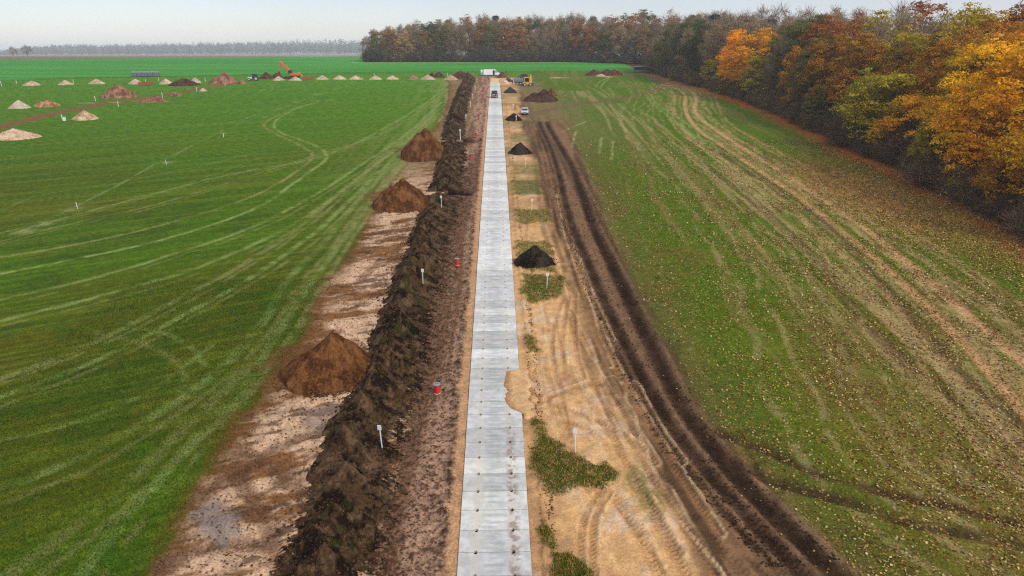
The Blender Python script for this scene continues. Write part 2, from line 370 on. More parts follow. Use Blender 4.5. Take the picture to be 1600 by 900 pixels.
# --- wheel marks
def track(pl, w, col, s=0.8, depth=0.03, per=0.0, seed=0, gap=0.35, wob=0.0, off=0.0, pre=None):
    P = smooth_line(pre) if pre is not None else g_line(pl)
    idx, d, sl = polydist(P, w * 3 + abs(off) + 1)
    if not len(idx): return
    d = d - off + wob * (vn(sl / 6 + seed * 3.3, sl * 0) - 0.5)
    k = np.exp(-(d / w) ** 4) * (gap + (1 - gap) * sm(0.3, 0.6, fbm(X[idx], Y[idx], 1.6, 3, 40 + seed)))
    lay(col, k * s, idx); A[idx, 0] *= 1 - 0.7 * k * s
    DZ[idx] -= depth * k
    if depth > 0.10: DZ[idx] += depth * 0.35 * np.exp(-((np.abs(d) - 1.6 * w) / (0.5 * w)) ** 2)
    if per > 0: DZ[idx] += k * 0.035 * np.sign(np.sin(2 * math.pi * (sl / per + np.abs(d) / w * 0.55)))
def wpts(*xy): return np.array(xy, float)
TL = alb(142, 160, 88); TL2 = alb(140, 138, 80)
LT = [([(525, 155), (467, 167), (435, 180), (413, 193), (427, 207), (460, 222), (485, 237), (483, 251), (465, 267), (437, 285), (380, 312), (250, 352), (100, 385), (-60, 410)], .42),
      ([(500, 157), (462, 170), (440, 182), (428, 194), (438, 206), (468, 218), (500, 231), (511, 242), (505, 253), (480, 270), (460, 285), (400, 325), (260, 372), (100, 408), (-60, 440)], .42),
      ([(695, 135), (670, 158), (600, 200), (540, 230), (480, 250), (380, 268), (250, 300), (100, 340), (-60, 378)], .4),
      ([(690, 150), (640, 185), (580, 215), (500, 240), (390, 275), (250, 318), (100, 352), (-60, 392)], .4),
      ([(690, 160), (640, 205), (575, 250), (500, 300), (400, 352), (260, 400), (100, 446), (-60, 482)], .45),
      ([(684, 172), (640, 215), (590, 255), (520, 310), (430, 365), (300, 420), (130, 470), (-60, 515)], .5),
      ([(660, 190), (600, 245), (550, 285), (480, 345), (400, 400), (290, 462), (150, 535), (0, 592), (-60, 612)], .55),
      ([(668, 195), (612, 250), (560, 300), (495, 360), (415, 420), (300, 485), (160, 560), (0, 622), (-60, 645)], .5),
      ([(640, 225), (590, 280), (540, 335), (500, 385), (450, 440), (420, 490), (380, 540), (330, 590), (250, 645), (150, 705), (0, 765), (-60, 790)], .6),
      ([(655, 228), (605, 285), (560, 335), (520, 390), (478, 445), (440, 510), (400, 560), (340, 620), (260, 700), (150, 800), (30, 890), (-40, 960)], .7),
      ([(645, 240), (585, 310), (545, 365), (505, 420), (468, 470), (430, 530), (395, 590), (350, 640), (270, 730), (180, 830), (110, 920)], .55),
      ([(0, 330), (60, 305), (160, 290), (300, 262), (400, 238)], .3), ([(0, 346), (120, 322), (260, 296), (410, 245)], .3),
      ([(0, 232), (100, 222), (200, 210), (330, 195), (412, 180)], .25), ([(0, 250), (120, 232), (260, 205)], .25),
      ([(150, 520), (220, 535), (265, 560), (290, 590), (280, 640)], .4), ([(190, 512), (255, 520), (300, 545), (320, 570)], .35),
      ([(0, 690), (120, 660), (240, 610), (330, 540)], .35),
      ([(404, 128), (412, 133), (416, 138), (408, 143), (395, 147)], .25), ([(416, 130), (425, 136), (425, 140), (412, 147)], .25)]
for i, (pl, w) in enumerate(LT):
    track(pl, w * 0.75, TL if i % 3 else TL2, 0.85 if i < 2 else 0.66 if i < 8 else 0.45 if i < 11 else 0.36, 0.05, per=0.0, seed=i, wob=0.3, gap=0.25)
for i, (pl, w) in enumerate(LT[2:11]):
    track(pl, w * 0.45, TL2, 0.5, 0.03, seed=30 + i, wob=0.5, off=0.95 + 0.15 * i % 0.6, gap=0.1)
# the pale scuffed line that links the field stakes
scuff = alb(178, 182, 138)
for i, (pl) in enumerate([[(560, 126), (525, 140), (500, 147), (462, 160), (430, 172), (400, 180), (350, 195)], [(350, 203), (262, 247), (190, 285), (122, 320), (60, 350), (0, 372)]]):
    track(pl, 0.24, scuff, 0.28, 0.0, seed=50 + i, gap=0.0, wob=0.6)
for i, (px_, py_) in enumerate([(497, 147), (462, 160), (413, 183), (525, 138), (350, 208), (262, 254), (118, 327), (66, 350), (40, 362), (548, 130)]):
    w = at(px_, py_); idx = np.nonzero((np.abs(X - w[0]) < 5) & (np.abs(Y - w[1]) < 5))[0]
    k = np.exp(-((X[idx] - w[0]) / 1.1) ** 2 - ((Y[idx] - w[1]) / 0.9) ** 2) * sm(0.3, 0.55, f_hi[idx]); lay(alb(166, 164, 112), k * 0.6, idx)
for i, (px_, py_, s) in enumerate([(434, 456, 1.3), (95, 512, 1.0), (322, 281, 1.4), (368, 283, 1.2), (300, 398, 0.8), (230, 700, 1.2), (160, 880, 1.2), (480, 345, .8)]):   # lush tufts
    w = at(px_, py_); idx = np.nonzero((np.abs(X - w[0]) < 5) & (np.abs(Y - w[1]) < 5))[0]
    k = np.exp(-((X[idx] - w[0]) / s) ** 2 - ((Y[idx] - w[1]) / s) ** 2); lay(alb(44, 100, 8), 0.5 * k * sm(0.3, 0.5, f_hi[idx]), idx); DZ[idx] += k * 0.15

worn = np.exp(-np.maximum(cl(Y) - X, 0) / 6) * (X < cl(Y)) * sm(60, 120, Y) * (1 - sm(284, 288, Y)); lay(alb(142, 146, 84), worn * .75 * sm(.35, .6, fbm(X, Y, .8, 3, 16, sy=14)))
# rutted haul track on the right
RUT = alb(44, 29, 20); RUT2 = alb(96, 72, 54)
left_r = [(843, 190), (845, 197), (860, 230), (872, 267), (882, 310), (895, 355), (915, 400), (938, 455), (965, 512), (995, 572), (1025, 625), (1068, 690), (1122, 755), (1190, 830), (1262, 905), (1330, 990)]
right_r = [(855, 190), (857, 197), (877, 230), (895, 262), (910, 305), (925, 350), (950, 402), (975, 452), (1003, 510), (1033, 570), (1061, 628), (1105, 690), (1155, 748), (1212, 806), (1312, 900), (1400, 985)]
track(left_r, 0.85, RUT2, 0.6, 0.03, seed=60); track(right_r, 0.95, RUT2, 0.6, 0.03, seed=61)
track(left_r, 0.42, RUT, 0.92, 0.13, seed=62, gap=0.75, per=0.30); track(right_r, 0.55, RUT, 0.95, 0.16, seed=63, gap=0.8)
track(left_r, 0.16, alb(140, 108, 84), 0.3, 0.0, seed=64, off=0.62, gap=0.2); track(left_r, 0.26, RUT, 0.6, 0.08, seed=65, off=-0.95, gap=0.4, per=0.28)
track(right_r, 0.2, alb(150, 118, 90), 0.4, -0.02, seed=66, off=0.85, gap=0.3); track(right_r, 0.2, alb(128, 98, 74), 0.4, -0.02, seed=67, off=-0.9, gap=0.3)
track(left_r, 0.25, alb(72, 50, 36), 0.7, 0.06, seed=68, off=-1.75, gap=0.2, per=0.3); track(left_r, 0.3, alb(86, 62, 44), 0.6, 0.05, seed=69, off=-2.6, gap=0.2, per=0.3)
track(left_r, 0.3, alb(86, 62, 44), 0.5, 0.05, seed=70, off=-3.5, gap=0.1, per=0.3)
# field tracks right
TAN = alb(206, 168, 120); TAN2 = alb(186, 166, 116); MUD = alb(96, 72, 52)
dirtroad = [(820, 182), (850, 174), (890, 165), (960, 156), (1000, 148), (1022, 142), (1035, 131), (1022, 119), (1010, 113)]
track(dirtroad, 1.0, alb(122, 94, 70), 0.8, 0.05, seed=80, gap=0.6, off=-0.9); track(dirtroad, 1.0, alb(116, 90, 66), 0.8, 0.05, seed=81, gap=0.6, off=0.9)
tA = [(1035, 132), (1060, 140), (1071, 150), (1070, 165), (1077, 185), (1097, 207), (1125, 225), (1180, 262), (1245, 305), (1320, 365), (1400, 432), (1500, 530), (1600, 640), (1660, 705)]
tB = [(1050, 132), (1080, 142), (1088, 155), (1085, 170), (1095, 185), (1115, 200), (1147, 222), (1200, 255), (1270, 300), (1350, 355), (1440, 430), (1540, 515), (1640, 600)]
track(tA, 0.55, alb(208, 158, 112), 0.92, 0.09, seed=82, gap=0.6); track(tB, 0.55, alb(208, 158, 112), 0.92, 0.09, seed=83, gap=0.6)
tm = [(1110, 232), (1190, 280), (1290, 350), (1391, 460), (1480, 560), (1551, 625), (1600, 668), (1660, 720)]
track(tm, 0.7, MUD, 0.7, 0.06, seed=84, gap=0.45); track([(1090, 250), (1170, 310), (1270, 400), (1347, 500), (1444, 588), (1524, 645), (1600, 706), (1660, 760)], 0.6, MUD, 0.6, 0.06, seed=85, gap=0.4)
for i, o in enumerate((-4.6, -3.6, -2.9, -1.5, 1.3, 2.1, 3.2, 4.4, 5.3, 7.0, 8.4)):
    track(tA, 0.24 + 0.1 * (i % 3), TAN2 if i % 2 else TAN, 0.48, 0.03, seed=86 + i, off=o, gap=0.15, wob=0.9)
for i, o in enumerate((-11, -9.5, -8.2, -6.8, -13.5, -16)):
    track(tA, 0.2 + 0.08 * (i % 3), TAN2, 0.35, 0.02, seed=100 + i, off=o, gap=0.05, wob=1.2)
p1 = [(1009, 148), (1012, 153), (1025, 166), (1045, 182), (1075, 205), (1120, 230)]; p2 = [(1017, 147), (1024, 160), (1052, 180), (1085, 200), (1130, 224)]
track(p1, 0.3, TL, 0.7, 0, seed=110); track(p2, 0.3, TL, 0.7, 0, seed=111)
for i, pl in enumerate([[(930, 137), (937, 128), (950, 122), (955, 119)], [(938, 137), (944, 129), (950, 125)], [(926, 138), (940, 146), (950, 154)], [(938, 138), (948, 145), (954, 152)], [(950, 138), (956, 143), (959, 153)],
                        [(952, 162), (965, 180), (978, 205)], [(935, 165), (948, 185), (955, 205)], [(966, 162), (985, 178)], [(900, 205), (893, 230)], [(940, 215), (936, 240)], [(958, 220), (955, 250)], [(915, 190), (880, 205)]]):
    track(pl, 0.28, alb(168, 176, 110), 0.6, 0, seed=112 + i, gap=0.2)
ra = [(1120, 675), (1199, 704), (1258, 731), (1329, 753), (1391, 771), (1480, 789), (1551, 807), (1610, 820), (1700, 838)]
rb = [(1150, 722), (1213, 753), (1302, 776), (1364, 796), (1418, 814), (1480, 826), (1551, 842), (1610, 856), (1700, 880)]
track(ra, 0.45, alb(74, 50, 36), 0.85, 0.14, seed=130, gap=0.55); track(rb, 0.5, alb(66, 45, 33), 0.88, 0.16, seed=131, gap=0.6)
# curved and chevron tread marks in the sand
SD = alb(168, 124, 84); SL = alb(224, 188, 144)
sand_tr = [([(957, 770), (975, 800), (1000, 840), (1030, 905)], .34), ([(985, 745), (1010, 790), (1045, 850), (1075, 905)], .34), ([(940, 765), (915, 800), (907, 850), (905, 900)], .22),
           ([(950, 768), (930, 805), (925, 850), (928, 905)], .22), ([(905, 600), (930, 640), (965, 700), (1000, 760), (1060, 860)], .3), ([(885, 490), (905, 540), (935, 590), (975, 650), (1020, 720)], .3),
           ([(930, 500), (950, 550), (975, 600), (1010, 660), (1060, 740), (1120, 830)], .3), ([(880, 465), (868, 500), (862, 540), (866, 580), (880, 610)], .2), ([(888, 462), (882, 500), (878, 540), (882, 580)], .2),
           ([(898, 458), (897, 500), (900, 545), (912, 590)], .2), ([(905, 430), (915, 470), (930, 520), (950, 570)], .25), ([(815, 600), (850, 625), (890, 640), (940, 660), (1000, 700)], .3), ([(820, 640), (860, 620), (900, 605), (960, 590)], .25),
           ([(815, 615), (850, 650), (900, 662), (945, 690)], .25), ([(990, 600), (1020, 660), (1060, 720)], .3), ([(900, 400), (915, 440), (935, 490), (955, 530)], .22), ([(890, 380), (905, 420), (925, 470)], .2), ([(1035, 760), (1075, 830), (1120, 905)], .3), ([(870, 430), (890, 480), (915, 540)], .2)]
for i, (pl, w) in enumerate(sand_tr):
    track(pl, w * 0.85, SD, 0.55, 0.07, per=0.28, seed=140 + i, gap=0.6); track(pl, w * 0.4, SL, 0.5, -0.06, seed=160 + i, off=w * 1.5, gap=0.3)
rtk = np.random.default_rng(77); RUTL = g_line(left_r); RUTL = RUTL[np.argsort(RUTL[:, 1])]
for i in range(34):          # thin older wheel lines that follow the haul track across the sand
    o = rtk.uniform(1.2, 7.2); y0 = rtk.uniform(22, 60); y1 = y0 + rtk.uniform(8, 40); yy = np.linspace(y0, min(y1, 130), 9); xx = np.interp(yy, RUTL[:, 1], RUTL[:, 0]) - o * np.interp(yy, [22, 40, 80, 130], [1.2, 1, .75, .55]) + np.cumsum(rtk.normal(0, .12, 9))
    k = xx > 2.9
    if k.sum() > 3: track(None, rtk.uniform(.10, .17), SD if i % 3 else SL, .5, .035 if i % 3 else -.02, per=.22 if i % 2 else 0, seed=210 + i, gap=.15, pre=np.stack([xx, yy], 1)[k])
# excavator tracks crossing the clay on the left
for i, pl in enumerate([[(330, 760), (380, 720), (450, 690), (520, 665)], [(370, 740), (400, 790), (430, 850), (440, 900)], [(300, 790), (360, 745), (400, 720)], [(430, 740), (470, 770), (490, 820)], [(560, 440), (600, 400)], [(380, 700), (440, 735), (490, 745)], [(250, 880), (330, 850), (420, 850)]]):
    track(pl, 0.5, alb(112, 78, 56), 0.65, 0.07, per=0.24, seed=180 + i, gap=0.55)
# brown haul road with piles beside it, far left
track([(-60, 215), (0, 198), (60, 183), (120, 170), (180, 159), (250, 150), (300, 141), (350, 133), (385, 127)], 2.3, alb(136, 84, 62), 0.95, 0.08, seed=190, gap=0.8, wob=1.5)
track([(-60, 205), (0, 190), (90, 171), (180, 156), (230, 150)], 1.0, alb(96, 104, 58), 0.6, 0, seed=191, off=2.5, gap=0.3)
track([(100, 162), (170, 160), (220, 158)], 0.6, alb(180, 160, 120), 0.6, 0, seed=192, gap=0.1)
# bare soil line at the end of the road
track([(470, 124.5), (560, 124.3), (640, 123.5), (700, 123.8), (750, 121)], 1.2, alb(150, 116, 82), 0.8, 0, seed=193, gap=0.4)
track([(760, 120), (830, 118.5), (880, 118), (930, 118.2), (980, 116), (1010, 116), (1040, 118)], 2.0, alb(134, 92, 72), 0.85, 0, seed=194, gap=0.5)
track([(800, 123), (850, 122), (900, 121)], 1.0, alb(216, 178, 140), 0.9, 0, seed=195, gap=0.4); track([(920, 120.5), (940, 120.5), (955, 120)], 0.8, alb(216, 178, 140), 0.9, 0, seed=196, gap=0.4)
track([(1010, 114), (1035, 122), (1060, 132), (1090, 138)], 4.5, alb(150, 108, 74), 0.7, 0, seed=197, gap=0.5)
# grass left standing in the sandy strip
PATCH = [[(835, 657), (845, 660), (865, 690), (905, 712), (920, 730), (912, 750), (890, 768), (865, 772), (848, 760), (835, 725)], [(925, 735), (945, 724), (965, 738), (968, 755), (940, 766), (922, 756)],
         [(850, 828), (865, 850), (890, 868), (915, 880), (938, 900), (930, 960), (870, 940), (858, 890)], [(815, 428), (880, 430), (882, 458), (850, 470), (820, 478)], [(807, 376), (862, 378), (868, 398), (840, 402), (806, 400)],
         [(803, 328), (856, 326), (860, 346), (806, 350)], [(799, 282), (843, 282), (850, 304), (802, 306)], [(798, 258), (842, 257), (846, 275), (800, 272)], [(797, 208), (825, 209), (832, 220), (797, 222)], [(819, 525), (838, 526), (836, 548), (822, 545)], [(830, 405), (860, 415), (870, 424), (820, 424)], [(812, 190), (828, 189), (830, 196), (815, 197)]]
pw = np.zeros(N)
for i, pl in enumerate(PATCH):
    idx, d = sd_poly(pl); k = sm(0.35, -0.45, d + (f_hi[idx] - 0.5) * 1.6) if False else 1 - sm(-0.45, 0.35, d + (f_hi[idx] - 0.5) * 1.6)
    far = 0.75 if i in (4, 5, 6, 7, 8, 11) else 1.0
    lay(alb(66, 84, 24) if i not in (7, 8) else alb(104, 106, 52), k * 0.92 * far * (0.55 + 0.45 * sm(0.3, 0.5, f_fine[idx])), idx); pw[idx] = np.maximum(pw[idx], k); A[idx, 0] = np.maximum(A[idx, 0], k); A[idx, 2] = np.maximum(A[idx, 2], 0.22 * k); DZ[idx] += 0.10 * k
idx, d = sd_poly([(965, 735), (1000, 725), (1030, 770), (1035, 800), (1010, 795), (985, 770)]); lay(alb(120, 112, 58), (1 - sm(-0.6, 0.6, d + (f_hi[idx] - 0.5) * 2)) * 0.7 * sm(0.35, 0.6, f_fine[idx] + 0.1), idx)
# puddled clay at left
idx, d = sd_poly([(300, 800), (335, 778), (362, 785), (368, 830), (352, 848), (318, 842)]); k = 1 - sm(-0.3, 0.3, d + (f_hi[idx] - 0.5) * 1.6)
lay(alb(142, 124, 112), k * 0.8, idx); A[idx, 1] = np.maximum(A[idx, 1], k * 0.6); DZ[idx] = DZ[idx] * (1 - k * 0.8) - 0.04 * k
idx, d = sd_poly([(480, 640), (520, 628), (540, 640), (530, 664), (480, 668)]); k = 1 - sm(-0.3, 0.3, d + (f_hi[idx] - 0.5) * 1.6)
lay(alb(136, 116, 104), k * 0.6, idx); A[idx, 1] = np.maximum(A[idx, 1], k * 0.6)
for px_, py_, rr_ in ((500, 590, 4.6), (620, 310, 4.4), (655, 235, 4.6)):   # earth trodden out round the brown heaps
    w = at(px_, py_); idx = np.nonzero((np.abs(X - w[0]) < 9) & (np.abs(Y - w[1]) < 9))[0]; k = 1 - sm(.55, 1.0, np.hypot(X[idx] - w[0] + .8, Y[idx] - w[1] - 2) / rr_ + (f_hi[idx] - .5) * .9); lay(alb(116, 74, 42), k * .85, idx); A[idx, 0] *= 1 - k; DZ[idx] += .15 * k * f_hi[idx]
# holes dug by the road (dark pits)
for pl in ([(718, 224), (752, 220), (750, 216), (730, 214)], [(690, 303), (735, 303), (738, 297), (700, 297)], [(760, 100), (760, 100), (760, 100)]):
    if pl[0] == pl[1]: continue
    idx, d = sd_poly(pl); k = 1 - sm(-0.3, 0.4, d); lay(alb(70, 46, 32), k * 0.8, idx); DZ[idx] -= 0.7 * k
# road bed sinks under the slabs
END_Y = float(at(774, 129.5)[1])
bed = (1 - sm(1.62, 1.74, np.abs(X))) * (Y < END_Y + 0.4); DZ = np.where(bed > 0.01, DZ * (1 - bed) - 0.25 * bed, DZ)
lay(alb(60, 46, 36), bed)
w = (np.abs(X) < 1.7) * (Y >= END_Y) * (Y < at(774, 122)[1]); lay(alb(232, 196, 138), w * 0.95); DZ = np.where(w > 0, -0.02, DZ)
Z = Z + DZ * (1 - sm(250, 500, Y))
C = np.clip(C, 0.004, 0.8)

VZ = np.stack([X, Y, Z], 1)
i0 = (np.arange(nr - 1)[:, None] * nc + np.arange(nc - 1)[None, :]).ravel()
Q = np.stack([i0, i0 + 1, i0 + nc + 1, i0 + nc], 1)
fx = X[Q].mean(1); fy = Y[Q].mean(1)
reg = np.zeros(len(Q), int)                                            # 0 field
inc = (fy < 294) & (fy > -30)
reg[(fx > cl(fy)) & (fx < -1.75) & inc] = 1                            # stripped soil strip
reg[(np.abs(fx) <= 1.75) & inc] = 4                                    # road bed
reg[(fx > 1.75) & (fx < cr_(fy) + 0.8) & inc] = 2                      # sandy strip
lr_ = np.array([at(*p)[:2] for p in left_r]); lr_ = lr_[np.argsort(lr_[:, 1])]
reg[(fx > np.interp(fy, lr_[:, 1], lr_[:, 0]) - 1.4) & (fx < cr_(fy) + 0.8) & (fy < lr_[-1, 1]) & (fx > 3)] = 3   # rutted track
reg[(reg == 0) & (fx > 0) & (fx >= fe(fy)) & (fy < 420)] = 6
reg[(reg == 0) & (fy > 410) & (fy < 600) & (fx > -75)] = 6
reg[(reg == 0) & (fx > 0) & (fy < 290)] = 5
for k, (nm, mt) in enumerate([('grass_field', MAT_GRASS), ('stripped_soil_strip', MAT_SOIL), ('sandy_strip', MAT_SAND), ('rutted_mud_track', MAT_SOIL), ('road_bed', MAT_SAND), ('leafy_meadow', MAT_GRASS), ('forest_floor', MAT_SOIL)]):
    q = Q[reg == k]; u, inv = np.unique(q.ravel(), return_inverse=True)
    me = mesh_data(nm, VZ[u], inv.reshape(-1, 4), mt, True, {'Col': C[u], 'Aux': A[u]})
    link(nm, me, kind='structure')
GRID_Y = rows
def ground_z(x, y):
    """height of the built ground under a point"""
    j = int(np.clip(np.searchsorted(rows, y), 1, nr - 1)); j = j if abs(rows[j] - y) < abs(rows[j - 1] - y) else j - 1
    i = int(np.argmin(np.abs(GX[j] - x))); return float(Z[j * nc + i]) + (gz(y) - gz(rows[j]))

# ------------------------------------------------------------------ slab road: every slab a part
def concrete():
    m, n, l, p = nodes('slab_concrete')
    oi = nd(n, 'ShaderNodeObjectInfo'); g = nd(n, 'ShaderNodeNewGeometry'); xy = nd(n, 'ShaderNodeSeparateXYZ'); l.new(g.outputs['Position'], xy.inputs[0])
    v = maprange(n, l, oi.outputs['Random'], 0, 1, 0.80, 1.12)
    n1 = nd(n, 'ShaderNodeTexNoise', Scale=1.6, Detail=6.0, Roughness=0.65); l.new(g.outputs['Position'], n1.inputs[0])
    n2 = nd(n, 'ShaderNodeTexNoise', Scale=22.0, Detail=3.0); l.new(g.outputs['Position'], n2.inputs[0])
    mp = nd(n, 'ShaderNodeMapping', Scale=(0.35, 3.0, 1)); l.new(g.outputs['Position'], mp.inputs[0])
    n3 = nd(n, 'ShaderNodeTexNoise', Scale=1.4, Detail=4.0, Roughness=0.6); l.new(mp.outputs[0], n3.inputs[0])
    base = mixc(n, l, maprange(n, l, n1.outputs[0], 0.35, 0.65, 0, 1), (0.39, 0.382, 0.36), (0.59, 0.57, 0.53))
    # blue-grey damp middle, in cross streaks
    ax = math_n(n, l, 'ABSOLUTE', xy.outputs[0], 0)
    mid = math_n(n, l, 'MULTIPLY', maprange(n, l, ax, 0.2, 1.0, 0.8, 0.0), maprange(n, l, n3.outputs[0], 0.44, 0.60, 0.0, 1.0))
    base = mixc(n, l, mid, base, (0.31, 0.312, 0.30))
    # beige wheel lanes
    ln = math_n(n, l, 'ABSOLUTE', math_n(n, l, 'SUBTRACT', ax, 0.92), 0)
    wob = maprange(n, l, n1.outputs[0], 0.3, 0.7, -0.12, 0.12); ln = math_n(n, l, 'ADD', ln, wob)
    lane = math_n(n, l, 'MULTIPLY', maprange(n, l, ln, 0.08, 0.30, 1, 0), maprange(n, l, xy.outputs[1], 36, 60, 0.65, 0.22))
    base = mixc(n, l, lane, base, (0.50, 0.44, 0.35))
    # brown mud prints in the right-hand lane, close by
    n4 = nd(n, 'ShaderNodeTexNoise', Scale=2.4, Detail=3.0, Roughness=0.55); l.new(g.outputs['Position'], n4.inputs[0])
    rl = math_n(n, l, 'ABSOLUTE', math_n(n, l, 'SUBTRACT', xy.outputs[0], 0.98), 0)
    mud = math_n(n, l, 'MULTIPLY', maprange(n, l, rl, 0.15, 0.40, 1, 0), maprange(n, l, n4.outputs[0], 0.44, 0.56, 0, 1))
    mud = math_n(n, l, 'MULTIPLY', mud, maprange(n, l, xy.outputs[1], 34, 40, 0.75, 0.0))
    base = mixc(n, l, mud, base, (0.21, 0.14, 0.095))
    n5 = nd(n, 'ShaderNodeTexNoise', Scale=3.3, Detail=3.0, Roughness=0.6); l.new(g.outputs['Position'], n5.inputs[0])
    base = mixc(n, l, maprange(n, l, n5.outputs[0], 0.66, 0.70, 0, 0.7), base, (0.40, 0.29, 0.19))
    c = n.new('ShaderNodeVectorMath'); c.operation = 'SCALE'; l.new(base, c.inputs[0])
    l.new(math_n(n, l, 'MULTIPLY', v, maprange(n, l, n2.outputs[0], 0.3, 0.7, 0.92, 1.08)), c.inputs['Scale'])
    oc = mixc(n, l, 1.0, c.outputs[0], oi.outputs['Color'], 'MULTIPLY'); l.new(oc, p.inputs['Base Color']); p.inputs['Roughness'].default_value = 0.8
    b = nd(n, 'ShaderNodeBump', Strength=0.3, Distance=0.01); l.new(n2.outputs[0], b.inputs['Height']); l.new(b.outputs[0], p.inputs['Normal'])
    return m
SLAB_L = 1.47
def slab_mesh(seed):
    r = random.Random(seed); hx, hy, nx, nr_ = 1.75, SLAB_L / 2 - 0.023, 0.924, 0.092
    def edge(sgn):
        pts = []
        for cx in (-nx, nx):
            pts += [(cx - nr_ * math.cos(a), -hy + nr_ * 1.15 * math.sin(a)) for a in np.linspace(0, math.pi, 6)]
        return pts if sgn < 0 else [(-x, -y) for x, y in pts]
    out = [(-hx, -hy)] + edge(-1) + [(hx, -hy)] + [(hx, hy)] + edge(1) + [(-hx, hy)]
    n = len(out); V = []
    for z, k in ((0.0, 0.010), (-0.012, 0.0), (-0.16, 0.0)):
        for x, y in out: V.append((x * (1 - k / hx), y * (1 - k / hy), z))
    F = [tuple(range(n))] + [(i + a * n, i + (a + 1) * n, (i + 1) % n + (a + 1) * n, (i + 1) % n + a * n) for a in (0, 1) for i in range(n)]
    return mesh_data('slab', V, F, MAT_CON)
MAT_CON = concrete()
road = bpy.data.objects.new('slab_road', None); COL.objects.link(road); road['kind'] = 'structure'
sl = slab_mesh(1); rs = random.Random(5); ns = int((END_Y - 20) / SLAB_L)
off0 = (28.5936 - 20) % SLAB_L
for i in range(ns):
    y0 = 20 + off0 + i * SLAB_L; yc = y0 + SLAB_L / 2
    o = bpy.data.objects.new('slab', sl); COL.objects.link(o); o.parent = road
    o.location = (rs.uniform(-.008, .008), yc, gz(yc) + 0.05 + rs.uniform(-.001, .001)); o.rotation_euler = (math.atan((gz(yc + .5) - gz(yc - .5))) + rs.uniform(-.0007, .0007), rs.uniform(-.001, .001), rs.uniform(-.0015, .0015))
    b = 1.0
    if 64.5 < yc < 70: b = 1.22
    elif 70 <= yc < 120: b = 1.10 + 0.06 * math.sin(yc)
    elif yc >= 120: b = 1.15 if (int(yc / 9) % 3) else 0.98
    elif 57 < yc < 64.5: b = 0.95
    t = rs.uniform(0.94, 1.06); o.color = (b * t, b * t, b * t * rs.uniform(0.98, 1.03), 1)
# plank forms at both sides of the sand bed where the slabs end
mt_wood = paint('pale_timber', (0.45, 0.34, 0.2), 0.7, dirt=0.5)
for s, nm in ((-1, 'left'), (1, 'right')):
    y0, y1 = END_Y + 0.3, END_Y + 17; mb = MB()
    for k in range(4):
        a = y0 + (y1 - y0) * k / 4; b = y0 + (y1 - y0) * (k + 1) / 4 - 0.1; ang = math.atan((gz(b) - gz(a)) / (b - a)); mb.box((s * 1.85, (a + b) / 2, gz((a + b) / 2) + 0.05), (0.12, b - a, 0.28), (ang, 0, 0))
    o = mb.build('formwork_board', mt_wood); o['label'] = f'pale timber formwork rail along the {nm} side of the sand bed at the road end'; o['category'] = 'formwork'; o['group'] = 'formwork rails at the road end'
# sand that slid over the slabs
P = np.array([at(*q)[:2] for q in [(792, 583), (788, 592), (786, 604), (794, 610), (788, 622), (789, 632), (800, 641), (818, 648)]])
yy = np.linspace(38.4, 44.7, 90); xe = np.interp(yy, P[::-1, 1], P[::-1, 0]) + 0.30 * (fbm(yy, yy * 0 + 3, .35, 4, 3) - .5)
tt = np.linspace(0, 1, 24); GXs = xe[:, None] + (2.45 + 1.0 * (fbm(yy, yy * 0 + 8, .6, 3, 4) - .5)[:, None] - xe[:, None]) * tt[None]; GYs = np.repeat(yy[:, None], 24, 1)
endt = sm(38.4, 38.8, GYs) * (1 - sm(44.2, 44.7, GYs))
hh = 0.05 + (0.015 + 0.06 * sm(0, 0.3, tt)[None] + 0.05 * (fbm(GXs, GYs, .35, 4, 5) - .5)) * endt - 0.10 * (1 - endt) - 0.05 * (tt[None] == 0) - 0.12 * sm(0.85, 1, tt)[None]
Vs = np.stack([GXs, GYs, prof(GYs) + hh], 2).reshape(-1, 3); i0 = (np.arange(89)[:, None] * 24 + np.arange(23)[None]).ravel()
cs = (alb(186, 140, 94) + (alb(216, 172, 124) - alb(186, 140, 94)) * sm(.08, .35, tt)[None, :, None] * np.ones((90, 1, 1))).reshape(-1, 3) * (0.8 + 0.4 * fbm(GXs, GYs, .3, 3, 6).reshape(-1, 1))
link('sand_spill', mesh_data('sand_spill', Vs, np.stack([i0, i0 + 1, i0 + 25, i0 + 24], 1), MAT_SAND, True, {'Col': cs, 'Aux': np.zeros((len(Vs), 3))}), kind='structure')

# ------------------------------------------------------------------ heaps of earth and sand
OCT_V = np.array([(1, 0, 0), (-1, 0, 0), (0, 1, 0), (0, -1, 0), (0, 0, .8), (0, 0, -.8)]); OCT_F = np.array([(0, 2, 4), (2, 1, 4), (1, 3, 4), (3, 0, 4), (2, 0, 5), (1, 2, 5), (3, 1, 5), (0, 3, 5)])
def clods(name, P, S, col, parent, rng, mat=None):
    n = len(P); V = OCT_V[None] * S[:, None, None] * rng.uniform(.6, 1.3, (n, 6, 1)); ang = rng.uniform(0, 6.3, n); c, s = np.cos(ang), np.sin(ang)
    V = np.stack([V[..., 0] * c[:, None] - V[..., 1] * s[:, None], V[..., 0] * s[:, None] + V[..., 1] * c[:, None], V[..., 2]], 2) + P[:, None]
    F = (OCT_F[None] + (np.arange(n) * 6)[:, None, None]).reshape(-1, 3)
    cc = np.repeat(col * rng.uniform(.6, 1.5, (n, 1)), 6, 0); V = V.reshape(-1, 3)
    return link(name, mesh_data(name, V, F, mat or MAT_PILE, False, {'Col': cc, 'Aux': np.zeros((len(V), 3))}), parent, 'stuff')
